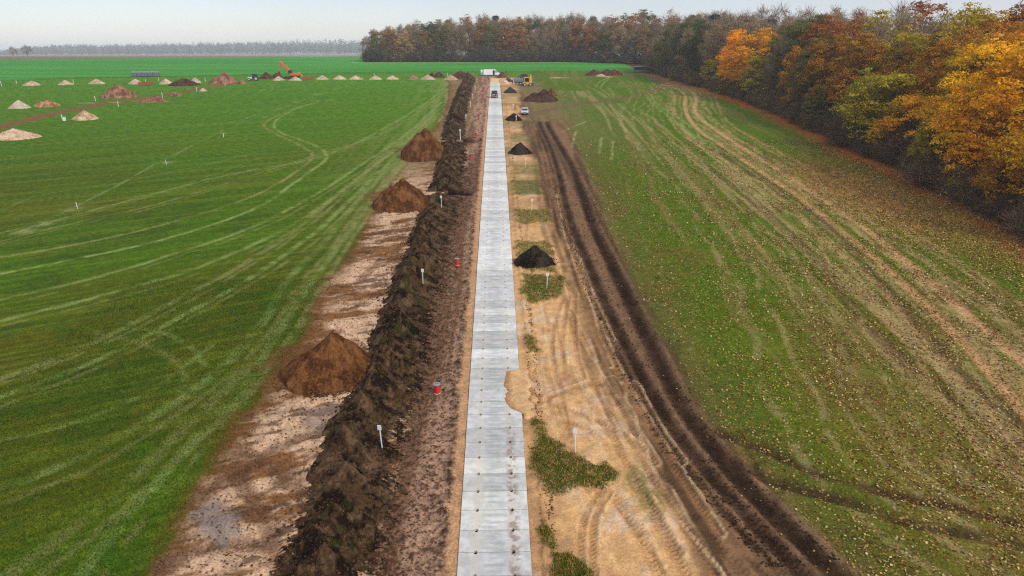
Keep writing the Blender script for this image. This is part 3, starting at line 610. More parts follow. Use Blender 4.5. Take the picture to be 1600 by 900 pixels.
def pile(name, label, px, base, top, wpx, cols, seed, group=None, cat=None, peaks=None, depth=0.85, rough=1.8, nclod=0, shape=1.0):
    rng = np.random.default_rng(seed); w0 = at(px, base); k = ppm(w0); Rr = wpx / k / 2; c = w0 + np.array((0, Rr * depth * 0.8, 0)); cz = gz(c[1])
    r = np.array((c[0], c[1], cz)) - CAM; H = 0.2
    for _ in range(60):                                     # height from how far its top stands above its foot
        q = np.array((c[0], c[1], cz + H)) - CAM; yv = 450 + FPX * (q @ _dn) / (q @ _fw)
        if yv <= top: break
        H += 0.08
    nt = int(np.clip(wpx * 1.6, 26, 240)); nrr = int(np.clip(wpx * 0.5, 9, 70))
    th = np.linspace(0, 2 * math.pi, nt, endpoint=False); rho = np.linspace(0, 1.12, nrr) ** 0.9
    Rt = Rr * (1 + 0.22 * (fbm(np.cos(th) * 1.3 + seed, np.sin(th) * 1.3, 1, 3, seed % 9) - .5))
    GR = rho[:, None] * Rt[None]; gx = GR * np.cos(th)[None]; gy = GR * np.sin(th)[None] * depth
    pk = peaks or [(0, 0, 1.0, 1.0)]; h = np.full(gx.shape, -1.0)
    for dx, dy, hk, rk in pk:
        d = np.hypot(gx - dx * Rr, (gy - dy * Rr) / depth) / (Rt[None] * rk)
        hh = hk * (1 - np.sqrt(d ** 2 + 0.004 * shape) + 0.02); hh = np.where(d > 0.78, hk * np.maximum(0.25 * np.exp(-(d - 0.78) * 4.5), 0) + (hh - hk * 0.25) * 0.3, hh) if shape > 0.5 else hh
        h = np.maximum(h, hh)
    gul = np.abs(fbm(np.cos(th)[None] * 5 + 0.25 * rho[:, None] + seed, np.sin(th)[None] * 5 + rho[:, None] * 0.2, 1, 4, 3) - 0.5)
    sizez = H
    z = h * H + rough * H * 0.20 * (0.22 - gul) * np.clip(rho[:, None] * 1.6, 0.1, 1) + rough * 0.22 * (fbm(gx + seed, gy, 0.7, 4, 5) - .5) + rough * 0.12 * (fbm(gx + seed, gy, 0.22, 3, 6) - .5)
    z = np.where(rho[:, None] > 1.0, -0.25, z); z = np.maximum(z, -0.3)
    V = np.stack([gx, gy, z + prof(gy + c[1]) - cz], 2).reshape(-1, 3)
    ii = (np.arange(nrr - 1)[:, None] * nt + np.arange(nt)[None]).ravel(); jj = (np.arange(nrr - 1)[:, None] * nt + (np.arange(nt)[None] + 1) % nt).ravel()
    F = np.stack([ii, jj, jj + nt, ii + nt], 1)[:, ::-1].copy()
    f = fbm(gx + seed * 3, gy, 0.9, 4, 7).reshape(-1, 1); f2 = fbm(gx + seed * 3, gy, 0.25, 3, 8).reshape(-1, 1)
    a, b = np.asarray(cols[0]), np.asarray(cols[1]); cc = a + (b - a) * sm(.38, .62, f * .6 + f2 * .4)
    o = thing(name, label, cat or name.replace('_', ' '), (c[0], c[1], cz), 0, group, mesh_data(name, V, F, MAT_PILE, True, {'Col': cc, 'Aux': np.zeros((len(V), 3))}))
    if nclod:
        t = rng.uniform(0, 6.283, nclod); q = Rr * rng.uniform(.55, 1.18, nclod); X_ = q * np.cos(t); Y_ = q * np.sin(t) * depth
        z_ = np.maximum(H * (1 - q / Rr), 0) + prof(Y_ + c[1]) - cz + 0.02; clods('loose_clods', np.stack([X_, Y_, z_], 1), rng.uniform(.03, .10, nclod), b, o, rng)
    return o
TOP = (alb(40, 27, 18), alb(84, 62, 42)); BRN = (alb(78, 46, 24), alb(122, 80, 46)); BLK = (alb(24, 18, 15), alb(60, 49, 41)); SND = (alb(176, 146, 118), alb(212, 184, 154)); RED = (alb(110, 74, 56), alb(160, 118, 92)); DRK = (alb(62, 40, 32), alb(96, 64, 50))
pile('subsoil_heap', 'large brown subsoil heap nearest the camera, left of the dark topsoil ridge', 506, 612, 524, 164, BRN, 3, 'brown heaps left of the ridge', 'soil heap', nclod=700, peaks=[(0.06, 0.12, 1, .88), (-.32, -.12, .66, .74), (.36, .0, .62, .62)])
pile('subsoil_heap', 'middle one of three brown subsoil heaps on the left edge of the stripped strip', 622, 330, 279, 92, BRN, 4, 'brown heaps left of the ridge', 'soil heap', nclod=260, peaks=[(.1, .1, 1, .95), (-.25, -.15, .78, .85), (.38, .15, .7, .72)])
pile('subsoil_heap', 'farthest of three brown subsoil heaps, with its grass-side slope stretched out long', 657, 251, 200, 72, BRN, 5, 'brown heaps left of the ridge', 'soil heap', nclod=160, depth=1.15, peaks=[(0.12, .2, 1, .95), (-.12, -.1, .86, .95), (-.3, -.3, .68, .8)])
blk = 'black heaps beside the slab road'
pile('topsoil_heap', 'large black conical heap above the square grass patch right of the road', 837, 418, 384, 66, BLK, 6, blk, 'soil heap', nclod=260)
pile('topsoil_heap', 'black conical heap alone on sandy ground, second nearest of its row', 813, 241.5, 221.5, 38, BLK, 7, blk, 'soil heap', nclod=80)
pile('topsoil_heap', 'black conical heap just in front of the silver car', 803.5, 189, 176, 28, BLK, 8, blk, 'soil heap', nclod=30)
pile('topsoil_heap', 'small dark grey heap level with the black vehicle on the road', 797.5, 145.5, 135, 21, (alb(52, 46, 44), alb(72, 64, 58)), 9, blk, 'soil heap')
pile('topsoil_heap', 'biggest dark heap right of the road, with a lower shoulder on its left', 847, 159.5, 139, 54, (alb(58, 40, 32), alb(86, 62, 50)), 10, None, 'soil heap', peaks=[(.15, 0, 1, .9), (-.4, 0, .72, .7)])
pile('subsoil_heap', 'rust brown heap peeking out behind the biggest dark heap', 862, 150, 136.5, 18, BRN, 12, None, 'soil heap')
pile('subsoil_heap', 'low orange-brown heap between the road and the silver car', 807.5, 172, 163.5, 15, (alb(170, 118, 70), alb(196, 146, 96)), 13, None, 'soil heap')
grow = 'pale sand heaps in the far left row'
for px, base, top, w, lab, sd_ in [(44, 134, 126, 28, 'first from the left', 20), (98, 132.8, 124.7, 25, 'second from the left', 21), (146.5, 131.6, 123, 26, 'third from the left', 22), (208.5, 131.8, 123, 24, 'just left of the low red skip', 23), (256, 131.8, 122.6, 23, 'touching the dark brown heap', 24)]:
    pile('sand_heap', f'pale sand heap in far left row, {lab}', px, base, top, w, SND, sd_, grow, rough=.5)
pile('soil_heap', 'dark brown heap touching the last pale sand heap of the far left row', 281, 134.5, 121.8, 46, DRK, 25)
pile('sand_heap', 'small greyish heap behind the dark brown heap at far left', 303, 129.5, 121, 18, (alb(150, 140, 126), alb(206, 190, 166)), 26)
pile('soil_heap', 'tall reddish brown heap behind the bend of the brown haul road', 343, 131.5, 112, 46, RED, 27, peaks=[(.1, .1, 1, .9), (-.35, -.1, .6, .7)])
pile('soil_heap', 'small reddish heap in front of the tractor', 376, 131.5, 125, 17, RED, 28)
pile('sand_heap', 'tiny pale heap beside the brown haul road below the tall reddish heap', 316, 142.6, 137, 13, SND, 29, rough=.5)
pile('soil_heap', 'low reddish mound on the near side of the brown haul road', 271, 150.8, 143, 22, RED, 30)
pile('soil_heap', 'wide low reddish mound by a white stake along the brown haul road', 233, 160.5, 149, 46, RED, 31, peaks=[(.15, 0, 1, .8), (-.4, 0, .5, .6)])
pile('soil_heap', 'steep brown heap, the biggest standing alone behind the brown haul road at left', 178, 153.5, 131.5, 58, (alb(106, 72, 54), alb(164, 122, 94)), 32, peaks=[(-.05, 0, 1, .95), (.35, -.1, .6, .7)])
pile('sand_heap', 'grey-white conical heap farthest left behind the brown haul road', 24, 170, 156, 32, (alb(182, 164, 140), alb(214, 196, 172)), 33, rough=.5)
pile('soil_heap', 'crumbly yellow-brown heap beside the grey-white cone at far left', 66, 167.5, 155, 40, (alb(136, 96, 62), alb(196, 152, 108)), 34, peaks=[(.1, 0, 1, .9), (-.3, -.1, .8, .7)])
pile('sand_heap', 'pale lumpy heap below the brown haul road by a white bucket', 126, 188, 172, 40, (alb(164, 132, 96), alb(214, 186, 150)), 35, nclod=30)
pile('sand_heap', 'low wide pinkish sand heap cut by the left picture edge', 12, 218.5, 201, 70, (alb(186, 150, 120), alb(222, 190, 160)), 36, nclod=60, peaks=[(-.1, 0, 1, 1), (.4, 0, .55, .6)])
grow = 'sand heaps in the row left of the road end'
for px, base, w, lab, sd_, cc in [(433.5, 125.8, 20, 'in front of the excavator stick', 40, SND), (460, 126.1, 21, 'in front of the orange excavator', 41, SND), (502, 124.4, 22, 'just right of the rust-red skip', 42, SND), (529, 124.4, 23, 'second right of the rust-red skip', 43, SND), (554.5, 124.4, 22, 'third right of the rust-red skip', 44, SND), (585.6, 124.4, 21, 'with a white stake showing behind its peak', 45, SND), (612, 124.4, 22, 'next to a dark low clod bank', 46, SND)]:
    pile('sand_heap', f'pale sand heap near the road end, {lab}', px, base, 117.4 if px > 470 else 119, w, cc, sd_, grow, rough=.5)
pile('soil_heap', 'brownish heap between two pale sand heaps near the ridge end', 645.5, 124.4, 116.8, 19, (alb(128, 92, 66), alb(170, 130, 98)), 47)
pile('sand_heap', 'pale peach heap in front of the far dark brown double heap', 668, 124.6, 116.3, 25, SND, 48, rough=.5)
pile('sand_heap', 'tan heap at the foot of the far end of the dark ridge', 704, 125, 116.5, 24, (alb(168, 134, 104), alb(196, 164, 132)), 49, rough=.5)
pile('soil_heap', 'dark brown heap right behind the tractor', 414, 123.6, 112.4, 24, DRK, 50)
pile('soil_heap', 'dark brown heap under the excavator stick', 431, 123, 113.4, 22, DRK, 51)
pile('soil_heap', 'dark trench spoil in front of the excavator tracks', 447, 123.5, 118.5, 18, (alb(50, 42, 42), alb(76, 62, 58)), 52)
pile('soil_heap', 'dark brown double heap on the skyline of the pile row left of the ridge end', 681, 121.5, 111.5, 30, DRK, 53, peaks=[(.25, 0, 1, .75), (-.4, 0, .85, .6)])
pile('soil_heap', 'broad dark brown heap closing the far end of the topsoil ridge', 719, 123.5, 110.3, 46, DRK, 54, peaks=[(.0, 0, 1, .9), (.45, 0, .75, .6)])
pile('soil_heap', 'reddish brown heap beside the white van bonnet', 785, 121.5, 111.5, 17, (alb(92, 56, 46), alb(126, 82, 68)), 55)
pile('soil_heap', 'dark heap next to the grey trailer by the road end', 794.5, 127.8, 120.5, 14, (alb(60, 50, 50), alb(84, 70, 66)), 56)
pile('rubble_heap', 'pale rubble heap on the right of the sand bed at the road end', 789, 130.5, 124, 17, (alb(190, 150, 120), alb(226, 200, 176)), 57, rough=1.6)
pile('soil_heap', 'left lobe of the dark red-brown bank at the field edge before the forest', 930, 118.2, 108, 30, (alb(78, 46, 40), alb(104, 66, 54)), 58, 'dark bank lobes')
pile('soil_heap', 'right lobe of the dark red-brown bank at the field edge before the forest', 955, 118, 107.6, 40, (alb(78, 46, 40), alb(104, 66, 54)), 59, 'dark bank lobes', peaks=[(-.2, 0, 1, .8), (.3, 0, .9, .8)])
pile('sand_heap', 'small tan heap in front of the dark red-brown bank', 939.6, 119.6, 115, 17, SND, 60, rough=.5)

# the dark topsoil ridge left of the road, in three lengths parted by dug gaps
rc = np.array([at(*q)[:2] for q in [(482, 980), (505, 900), (538, 800), (563, 700), (582, 640), (614, 570), (636, 500), (650, 440), (669, 380), (685, 330), (695, 300), (700, 285), (705, 250), (708, 222), (709, 200), (713, 180), (719, 160), (726, 140), (731, 127), (733, 122)]])
rc = rc[np.argsort(rc[:, 1])]
ridge_x = lambda y: np.interp(y, rc[:, 1], rc[:, 0])
def ridge(label, y0, y1, seed, hscale, nclod):
    rng = np.random.default_rng(seed)
    ys = [y0 - 0.8]
    while ys[-1] < y1 + 0.8: ys.append(ys[-1] + max(0.055, ys[-1] * 0.0014))
    ys = np.array(ys); ts = np.linspace(-2.9, 3.7, 110); gy = np.repeat(ys[:, None], len(ts), 1); cx = ridge_x(ys); gx = cx[:, None] + ts[None]
    crest = -0.55 + 0.5 * (vn(ys / 2.1 + seed, ys * 0) - .5)[:, None]; t0 = ts[None] - crest
    h = hscale * 0.45 * (1 - np.where(t0 < 0, -t0 / 1.5, t0 / 2.25)); y = y0 + 0.8
    warp = 0.30 * (fbm(gx + seed, gy, 0.9, 3, 61) - .5)
    while y < y1 - 0.4:
        hk = hscale * (rng.uniform(0.72, 1.25) if rng.random() > .12 else .5); x0 = float(ridge_x(y)) - 0.55 + rng.uniform(-.4, .35)
        ex = gx - x0 + warp; ey = gy - y + warp; a = rng.uniform(-0.8, -0.3)   # each bucket load runs out to the lower right
        u = ex * math.cos(a) + ey * math.sin(a); v = -ex * math.sin(a) + ey * math.cos(a)
        d = np.where(u > 0, u * 0.66, -u * 1.2) * 0.75 + np.abs(v) * rng.uniform(1.25, 1.9) * np.where(u > 0, 0.85, 0.7)
        h = np.maximum(h, hk - d * 0.95); y += rng.uniform(0.85, 1.7) * (1 if y < 120 else 1.8)
    h = np.where(h > 0, h, h * .5)
    env = sm(y0 - .8, y0 + 1.0, gy) * (1 - sm(y1 - 1.0, y1 + .8, gy))
    foot = 1 - sm(2.0, 2.9, np.abs(ts - .4))[None]
    g = np.abs(fbm((gx * .55 + gy * .83) , (gx * .83 - gy * .55), 0.36, 3, 71, sy=2.6) - .5)
    z = h * env + (0.75 * (0.14 - g) + 0.24 * (fbm(gx, gy, .45, 4, 72) - .5) + 0.20 * (fbm(gx, gy, .17, 3, 73) - .5)) * foot * env
    z = np.where(np.abs(ts - .4)[None] > 3.1, -0.3, np.maximum(z, -0.3)); z[0] = -.3; z[-1] = -.3
    V = np.stack([gx, gy, z + prof(gy)], 2).reshape(-1, 3); nt = len(ts)
    ii = (np.arange(len(ys) - 1)[:, None] * nt + np.arange(nt - 1)[None]).ravel(); F = np.stack([ii, ii + 1, ii + nt + 1, ii + nt], 1)
    f = (fbm(gx * .8 - gy * .6, gx * .6 + gy * .8, 2.4, 4, 74, sy=.6) * .55 + fbm(gx, gy, .25, 3, 75) * .45).reshape(-1, 1)
    cc = TOP[0] * .8 + (TOP[1] - TOP[0] * .8) * sm(.42, .62, f); gr = sm(.62, .72, fbm(gx, gy, .8, 3, 76)).reshape(-1, 1); cc = cc + (alb(66, 66, 26) - cc) * gr * .5
    cc = cc + (alb(116, 90, 66) - cc) * sm(.55, .68, fbm(gx + 9, gy, .7, 3, 78)).reshape(-1, 1) * .6
    o = thing('topsoil_ridge', label, 'soil bank', (0, 0, 0), 0, None, mesh_data('topsoil_ridge', V, F, MAT_PILE, True, {'Col': cc, 'Aux': np.zeros((len(V), 3))}))
    q = rng.uniform(0, 1, nclod); Yc = y0 + (y1 - y0) * q ** 1.6; side = rng.choice((-1, 1), nclod); Xc = ridge_x(Yc) + .3 + side * np.abs(rng.normal(1.5, .9, nclod)); bv = BVHTree.FromPolygons([Vector(v) for v in V.tolist()], F.tolist())
    zc = np.array([max((bv.ray_cast(Vector((a_, b_, 60)), Vector((0, 0, -1)))[0] or Vector((0, 0, -9))).z, gz(b_)) for a_, b_ in zip(Xc, Yc)]) + .02
    clods('loose_clods', np.stack([Xc, Yc, zc], 1), rng.uniform(.03, .13, nclod) * rng.uniform(.6, 1, nclod), TOP[1], o, rng)
    RIDGES.append(bv); return o
from mathutils.bvhtree import BVHTree
RIDGES = []
G1 = float(at(690, 304)[1]); G2 = float(at(710, 221)[1])
ridge('long near length of the dark topsoil ridge left of the road', 17, G1 - 1.0, 81, 1.34, 6500)
ridge('middle length of the dark topsoil ridge between the two dug gaps', G1 + 2.5, G2 - 1.2, 82, 1.4, 900)
ridge('far length of the dark topsoil ridge running up to the road end', G2 + 2.5, float(at(731, 124)[1]), 83, 1.45, 300)
# crumbs strewn over the bare strips
rng = np.random.default_rng(91)
def scatter_clods(name, n, xf0, xf1, y0, y1, col, smin, smax):
    Yc = y0 + (y1 - y0) * rng.uniform(0, 1, n) ** 1.5; u = rng.uniform(0, 1, n); Xc = xf0(Yc) + (xf1(Yc) - xf0(Yc)) * u
    clods(name, np.stack([Xc, Yc, prof(Yc) + 0.0], 1), rng.uniform(smin, smax, n), col, None, rng)
scatter_clods('soil_crumbs', 5000, lambda y: ridge_x(y) + 2, lambda y: y * 0 - 2.3, 24, 120, alb(104, 74, 54), .025, .075)
scatter_clods('soil_crumbs', 3000, lambda y: cl(y), lambda y: ridge_x(y) - 2, 24, 90, alb(120, 84, 58), .025, .075)
scatter_clods('sand_crumbs', 2600, lambda y: y * 0 + 2.4, lambda y: y * 0 + 3.1, 24, 200, alb(120, 82, 54), .03, .08)
scatter_clods('mud_crumbs', 3500, lambda y: np.interp(y, lr_[:, 1], lr_[:, 0]) - 1.5, lambda y: cr_(y) + .4, 26, 110, alb(66, 46, 34), .03, .09)

# ------------------------------------------------------------------ markers, stakes
M_RED = paint('red_plastic', (0.50, 0.012, 0.008), .45, dirt=.25); M_LID = paint('lid_grey', (0.24, 0.25, 0.28), .6, .1, dirt=.3); M_GREY = paint('zinc_grey', (0.42, 0.43, 0.45), .5, .3, dirt=.3); M_WHITE = paint('white_paint', (0.66, 0.66, 0.64), .55, dirt=.3); M_ORANGE = paint('orange_paint', (0.62, 0.10, 0.012), .45, dirt=.3)
M_BLACK = paint('black_rubber', (0.018, 0.018, 0.02), .7, dirt=.4); M_GLASS = glass_dark('dark_glass'); M_DK = paint('dark_steel', (0.05, 0.052, 0.06), .5, .4, dirt=.4)
def marker(loc, label, s=1.0):
    t = thing('marker_drum', label, 'marker', loc, 0, 'red marker drums left of the road')
    MB().lathe([(.19, 0), (.20, .03), (.20, .16), (.185, .18), (.185, .70), (.20, .72), (.20, .75)], 20).build('drum_body', M_RED, t, smooth=False)
    MB().lathe([(.245, .755), (.25, .765), (.25, .80), (.235, .815)], 20).build('lid', M_LID, t)
    for a in (-.07, .07): MB().cyl((a, -.02, .816), (a, -.02, .835), .045, n=10).build('lid_cap', M_DK, t)
    MB().lathe([(.203, .10), (.213, .105), (.213, .12), (.203, .125)], 20).build('base_ring', M_WHITE, t)
    t.scale = (s, s, s); return t
mk0 = None
for i, (px, py, lab) in enumerate([(683, 614, 'nearest red drum with a grey lid, on the trampled strip beside the ridge'), (714.5, 415.5, 'red drum with a grey lid on the trampled strip, second nearest'), (736, 248.5, 'red drum on bare earth just this side of the dug pit'), (743.5, 214.5, 'red drum standing on the rim of the dug pit'),
                                   (748, 184, 'red drum on pale crumbled earth, opposite the black heap by the silver car'), (754.5, 151.5, 'red drum by the ridge, opposite the black vehicle on the road'), (756.5, 142, 'farthest red drum left of the road')]):
    w = at(px, py); loc = (w[0], w[1], ground_z(w[0], w[1]) - .02)
    mk0 = marker(loc, lab) if mk0 is None else dup(mk0, loc, random.uniform(0, 6), lab)
    if i > 1: mk0_ = [o for o in bpy.data.objects if o.get('label') == lab][0]; mk0_.scale = (1.15, 1.15, 1.25)
def stake(loc, h, label, group, board=True, lean=(0, 0), thick=.055):
    t = thing('survey_stake', label, 'stake', loc, 0, group); t.rotation_euler = (lean[1], lean[0], random.uniform(-.3, .3))
    MB().box((0, 0, (h - .3) / 2), (thick, thick * .7, h + .3)).build('post', M_WHITE, t, bev=.006)
    if board: MB().box((0, -thick * .55, h - .16), (.25, .03, .32)).build('board', M_WHITE, t, bev=.006)
    return t
ST = [(597, 699, 661, 'white stake with a board in the near part of the topsoil ridge', 0), (661, 443, 420, 'white stake with a board in the topsoil ridge, left of the second red drum', 0), (690, 324, 306, 'white stake at the start of the ridge just before the first dug gap', 0),
      (719.5, 219, 203, 'white stake in the middle length of the ridge beside the dug pit', 0), (728, 187, 179.5, 'white stake in the far ridge, nearest after the dug pit', 0), (735.3, 168, 159.5, 'white stake in the far ridge, second after the dug pit', 0), (739, 156, 147.5, 'white stake in the far ridge, third after the dug pit', 0), (742.2, 143.7, 135, 'white stake in the far ridge, fourth after the dug pit', 0), (745.2, 131, 123.8, 'white stake in the far ridge, the one closest to the road end', 0),
      (899.5, 706, 667, 'white stake with a board beside the big near grass patch in the sand', 1), (854.5, 450, 426, 'white stake with a board standing in the square grass patch below the large black heap', 1), (831, 331, 311, 'white stake in sandy ground above the second grass patch right of the road', 1), (820.7, 262, 247, 'white stake on sand just below the second nearest black heap', 1), (806.5, 189.2, 181, 'white stake in front of the black heap by the silver car', 1), (801.5, 172, 163, 'white-topped stake beside the low orange-brown heap', 1),
      (121.3, 326, 315.5, 'white stake nearest the camera in the left green field', 2), (260, 258, 250, 'white stake in the left green field, second nearest', 2), (349.6, 214.5, 209, 'short white stake in the left green field, third nearest', 2)]
GR = ['white stakes along the topsoil ridge', 'white stakes right of the road', 'white stakes in the left field', 'white stakes by the far pile rows']
for px, b, t_, lab, g in ST:
    w = at(px, b)
    if g == 0:
        ray = Vector(_fw + _rt * (px - 800) / FPX + _dn * (b - 450) / FPX).normalized(); hits = [r_.ray_cast(Vector(CAM), ray) for r_ in RIDGES]; hits = [q for q in hits if q[0] is not None]
        if hits: w = np.array(min(hits, key=lambda q: q[3])[0])
    h = (b - t_) / ppm(w) / math.cos(PITCH * .8); stake((w[0], w[1], w[2]), h, lab, GR[g], board=(b - t_) > 12 or g < 2, lean=(random.uniform(-.06, .06), random.uniform(-.05, .05)), thick=.06 if b > 240 else .11)
for px, b, t_, lab in [(149.3, 158, 150, 'left of the steep brown heap'), (185.2, 167, 158, 'on the near side of the haul road below the steep brown heap'), (98, 189, 179, 'beside the white bucket'), (254, 152.5, 144.5, 'next to the wide low reddish mound'), (307.5, 142.8, 136, 'beside the tiny pale heap'), (352, 134.5, 130, 'below the tall reddish heap'), (2.5, 134.5, 127, 'farthest left at the picture edge'), (26, 130.5, 125, 'left of the first pale heap'), (115, 131, 124.5, 'between the second and third pale heap'), (228, 128.5, 123.8, 'behind the low red skip'), (248, 127, 122.2, 'left of the heap that touches the dark brown one'), (321, 127.5, 121.5, 'right of the small greyish heap'), (472.3, 122, 115.8, 'between the excavator and the rust-red skip'), (567, 124.6, 121.5, 'between the third and fourth heap right of the rust-red skip'), (585, 119.5, 114.5, 'behind the heap with the stake'), (699.5, 119, 113.8, 'in front of the broad dark heap at the ridge end'), (929.5, 116.8, 111.8, 'in the left lobe of the dark bank'), (951, 117, 113.2, 'in the right lobe of the dark bank')]:
    w = at(px, b); h = max(.9, (b - t_) / ppm(w)); stake((w[0], w[1], w[2]), h, f'distant white stake {lab}', GR[3], board=False, thick=.13)
w = at(100.5, 189); t = thing('white_bucket', 'white bucket lying at the foot of a white stake by the brown haul road', 'bucket', (w[0], w[1], w[2]))
MB().lathe([(.34, 0), (.36, .05), (.42, .7), (.44, .72), (.44, .78)], 16).build('pail', M_WHITE, t); MB().cyl((-.44, 0, .7), (.44, .05, 1.0), .025, n=6).build('handle', M_GREY, t)

# ------------------------------------------------------------------ vehicles and machines
def wheel(parent, x, y, r, w, name='wheel', hub=None):
    o = MB().cyl((x, y - w / 2, r), (x, y + w / 2, r), r, n=18).build(name, M_BLACK, parent, bev=.03)
    s = 1 if y > 0 else -1; MB().cyl((x, y + s * (w / 2 - .02), r), (x, y + s * (w / 2 + .02), r), r * .55, n=12).build('rim', hub or M_GREY, o)
    return o
def put(px, py): w = at(px, py); return (float(w[0]), float(w[1]), ground_z(float(w[0]), float(w[1])) - .03)
M_VAN = paint('van_white', (0.74, 0.75, 0.77), .3, dirt=.12)
# white van, side on, bonnet to the right, side door and rear doors open
loc = put(768, 118.6); t = thing('delivery_van', 'white van parked across the far road end with its side door open', 'van', loc, R(2))
MB().prism([(-3.3, .5), (-3.3, 2.55), (-3.15, 2.68), (1.35, 2.68), (1.75, 2.5), (2.6, 1.55), (3.25, 1.3), (3.4, 1.0), (3.4, .5)], -1.0, 1.0).build('body', M_VAN, t, bev=.06)
MB().prism([(.45, .6), (.45, 2.35), (1.35, 2.35), (1.35, .6)], -1.03, -.9).build('door_opening_shade', M_GLASS, t)  # dark panel standing in for the shade inside the open side door
MB().prism([(1.6, 1.5), (1.62, 2.25), (1.78, 2.25), (2.42, 1.55)], -1.02, -.9).build('cab_window', M_GLASS, t)
MB().prism([(1.80, 2.46), (1.84, 2.48), (2.64, 1.58), (2.58, 1.56)], -.85, .85).build('windscreen', M_GLASS, t)
MB().box((-3.42, -1.35, 1.55), (.07, .85, 1.95)).build('rear_door', M_VAN, t, bev=.02); MB().box((-4.0, .95, 1.55), (1.0, .07, 1.95)).build('rear_door', M_VAN, t, bev=.02)
for x in (-2.2, 2.35):
    for y in (-.85, .85): wheel(t, x, y, .36, .24)
MB().box((0, 0, .42), (6.4, 1.8, .22)).build('sill', M_DK, t); MB().box((3.42, 0, .62), (.12, 1.9, .3)).build('bumper', M_DK, t, bev=.03)
for y in (-.72, .72): MB().box((3.34, y, 1.12), (.1, .34, .22)).build('headlight', M_GREY, t, bev=.02)
MB().box((1.9, -1.16, 1.55), (.12, .22, .36)).build('wing_mirror', M_DK, t, bev=.02)
def small_car(name, label, cat, loc, rz, paint_m, sx=1.0, L=4.1, H=1.5, hood=True):
    t = thing(name, label, cat, loc, rz); h = L / 2
    MB().prism([(-h, .38), (-h, .85), (-h + .12, .95), (h - 1.15, .98), (h - .25, .78), (h, .62), (h, .34), (h - .2, .28), (-h + .2, .28)], -.86, .86).build('body', paint_m, t, bev=.07)
    MB().prism([(-h + .1, .95), (-h + .45, H - .08), (-h + .8, H), (.35, H), (.55, H - .05), (h - 1.1, .97)], -.74, .74).build('cabin', paint_m, t, bev=.06)
    MB().prism([(h - 1.17, 1.02), (.58, H - .1), (.64, H - .1), (h - 1.05, 1.02)], -.66, .66).build('windscreen', M_GLASS, t)
    MB().prism([(-h + .10, 1.02), (-h + .42, H - .12), (-h + .36, H - .12), (-h + .04, 1.02)], -.62, .62).build('rear_window', M_GLASS, t)
    for y in (-.745, .745):
        MB().prism([(-h + .5, 1.02), (-h + .68, H - .12), (.4, H - .12), (h - 1.35, 1.02)], y - .012, y + .012).build('side_window', M_GLASS, t)
        MB().box((h - .06, y * .84, .66), (.12, .34, .15)).build('headlight', M_WHITE, t, bev=.02)
        MB().box((h - 1.3, y * 1.28, 1.0), (.12, .2, .13)).build('wing_mirror', paint_m, t, bev=.02)
    MB().box((h + .0, 0, .62), (.06, .8, .12)).build('grille', M_DK, t); MB().box((h + .0, 0, .42), (.10, 1.66, .16)).build('bumper', M_DK, t, bev=.03); MB().box((h + .06, 0, .44), (.02, .5, .11)).build('number_plate', M_WHITE, t)
    for x in (-h + .75, h - .78):
        for y in (-.78, .78): wheel(t, x, y, .32, .2)
    return t
M_SILV = paint('silver_paint', (0.50, 0.55, 0.58), .3, .25, dirt=.15); M_BLU = paint('dark_blue_paint', (0.012, 0.03, 0.06), .35, dirt=.3)
small_car('parked_car', 'silver car parked on bare earth facing the camera', 'car', put(820, 178.3), R(-92), M_SILV)
small_car('dark_pickup', 'dark car half hidden behind the yellow loader', 'car', put(817, 121.5), R(170), M_DK, L=3.9, H=1.6)
# black off-road vehicle on the slabs, seen from its rear
loc = (float(at(772.6, 153.5)[0]), float(at(772.6, 153.5)[1]) + 1.9, 0); loc = (loc[0], loc[1], gz(loc[1]) + .05)
M_BLKP = paint('black_paint', (0.012, 0.014, 0.016), .3, dirt=.25)
t = thing('off_road_vehicle', 'black boxy off-road vehicle driving on the concrete slabs', 'vehicle', loc, R(-90))
MB().prism([(-2.0, .45), (-2.0, 1.05), (1.95, 1.08), (2.1, .95), (2.1, .45)], -.92, .92).build('body', M_BLKP, t, bev=.07)
MB().prism([(-1.95, 1.04), (-1.85, 1.8), (-1.7, 1.88), (.55, 1.86), (1.0, 1.06)], -.84, .84).build('cabin', M_BLKP, t, bev=.06)
MB().prism([(1.06, 1.12), (.66, 1.78), (.60, 1.78), (1.0, 1.12)], -.72, .72).build('windscreen', M_GLASS, t)
for y in (-.846, .846): MB().prism([(-1.7, 1.14), (-1.62, 1.72), (.42, 1.72), (.78, 1.14)], y - .012, y + .012).build('side_window', M_GLASS, t)
for k in range(4): MB().box((.45, -.57 + .38 * k, 1.99), (.12, .2, .17)).build('roof_lamp', M_WHITE, t, bev=.02)
MB().box((-.5, 0, 1.92), (2.0, 1.5, .07)).build('roof_rack', M_DK, t)
for y in (-.62, .62): MB().box((2.1, y, .8), (.08, .26, .2)).build('headlight', M_GREY, t, bev=.02)
MB().box((2.14, -.1, .86), (.05, .5, .2)).build('number_plate', M_WHITE, t); MB().box((2.15, 0, .52), (.18, 1.86, .2)).build('bumper', M_DK, t, bev=.03)
MB().lathe([(.15, 0), (.24, .1), (.24, .4), (.15, .5)], 12, (2.36, -.72, .25)).build('red_canister', M_RED, t)
for x in (-1.3, 1.35):
    for y in (-.82, .82): wheel(t, x, y, .42, .28)
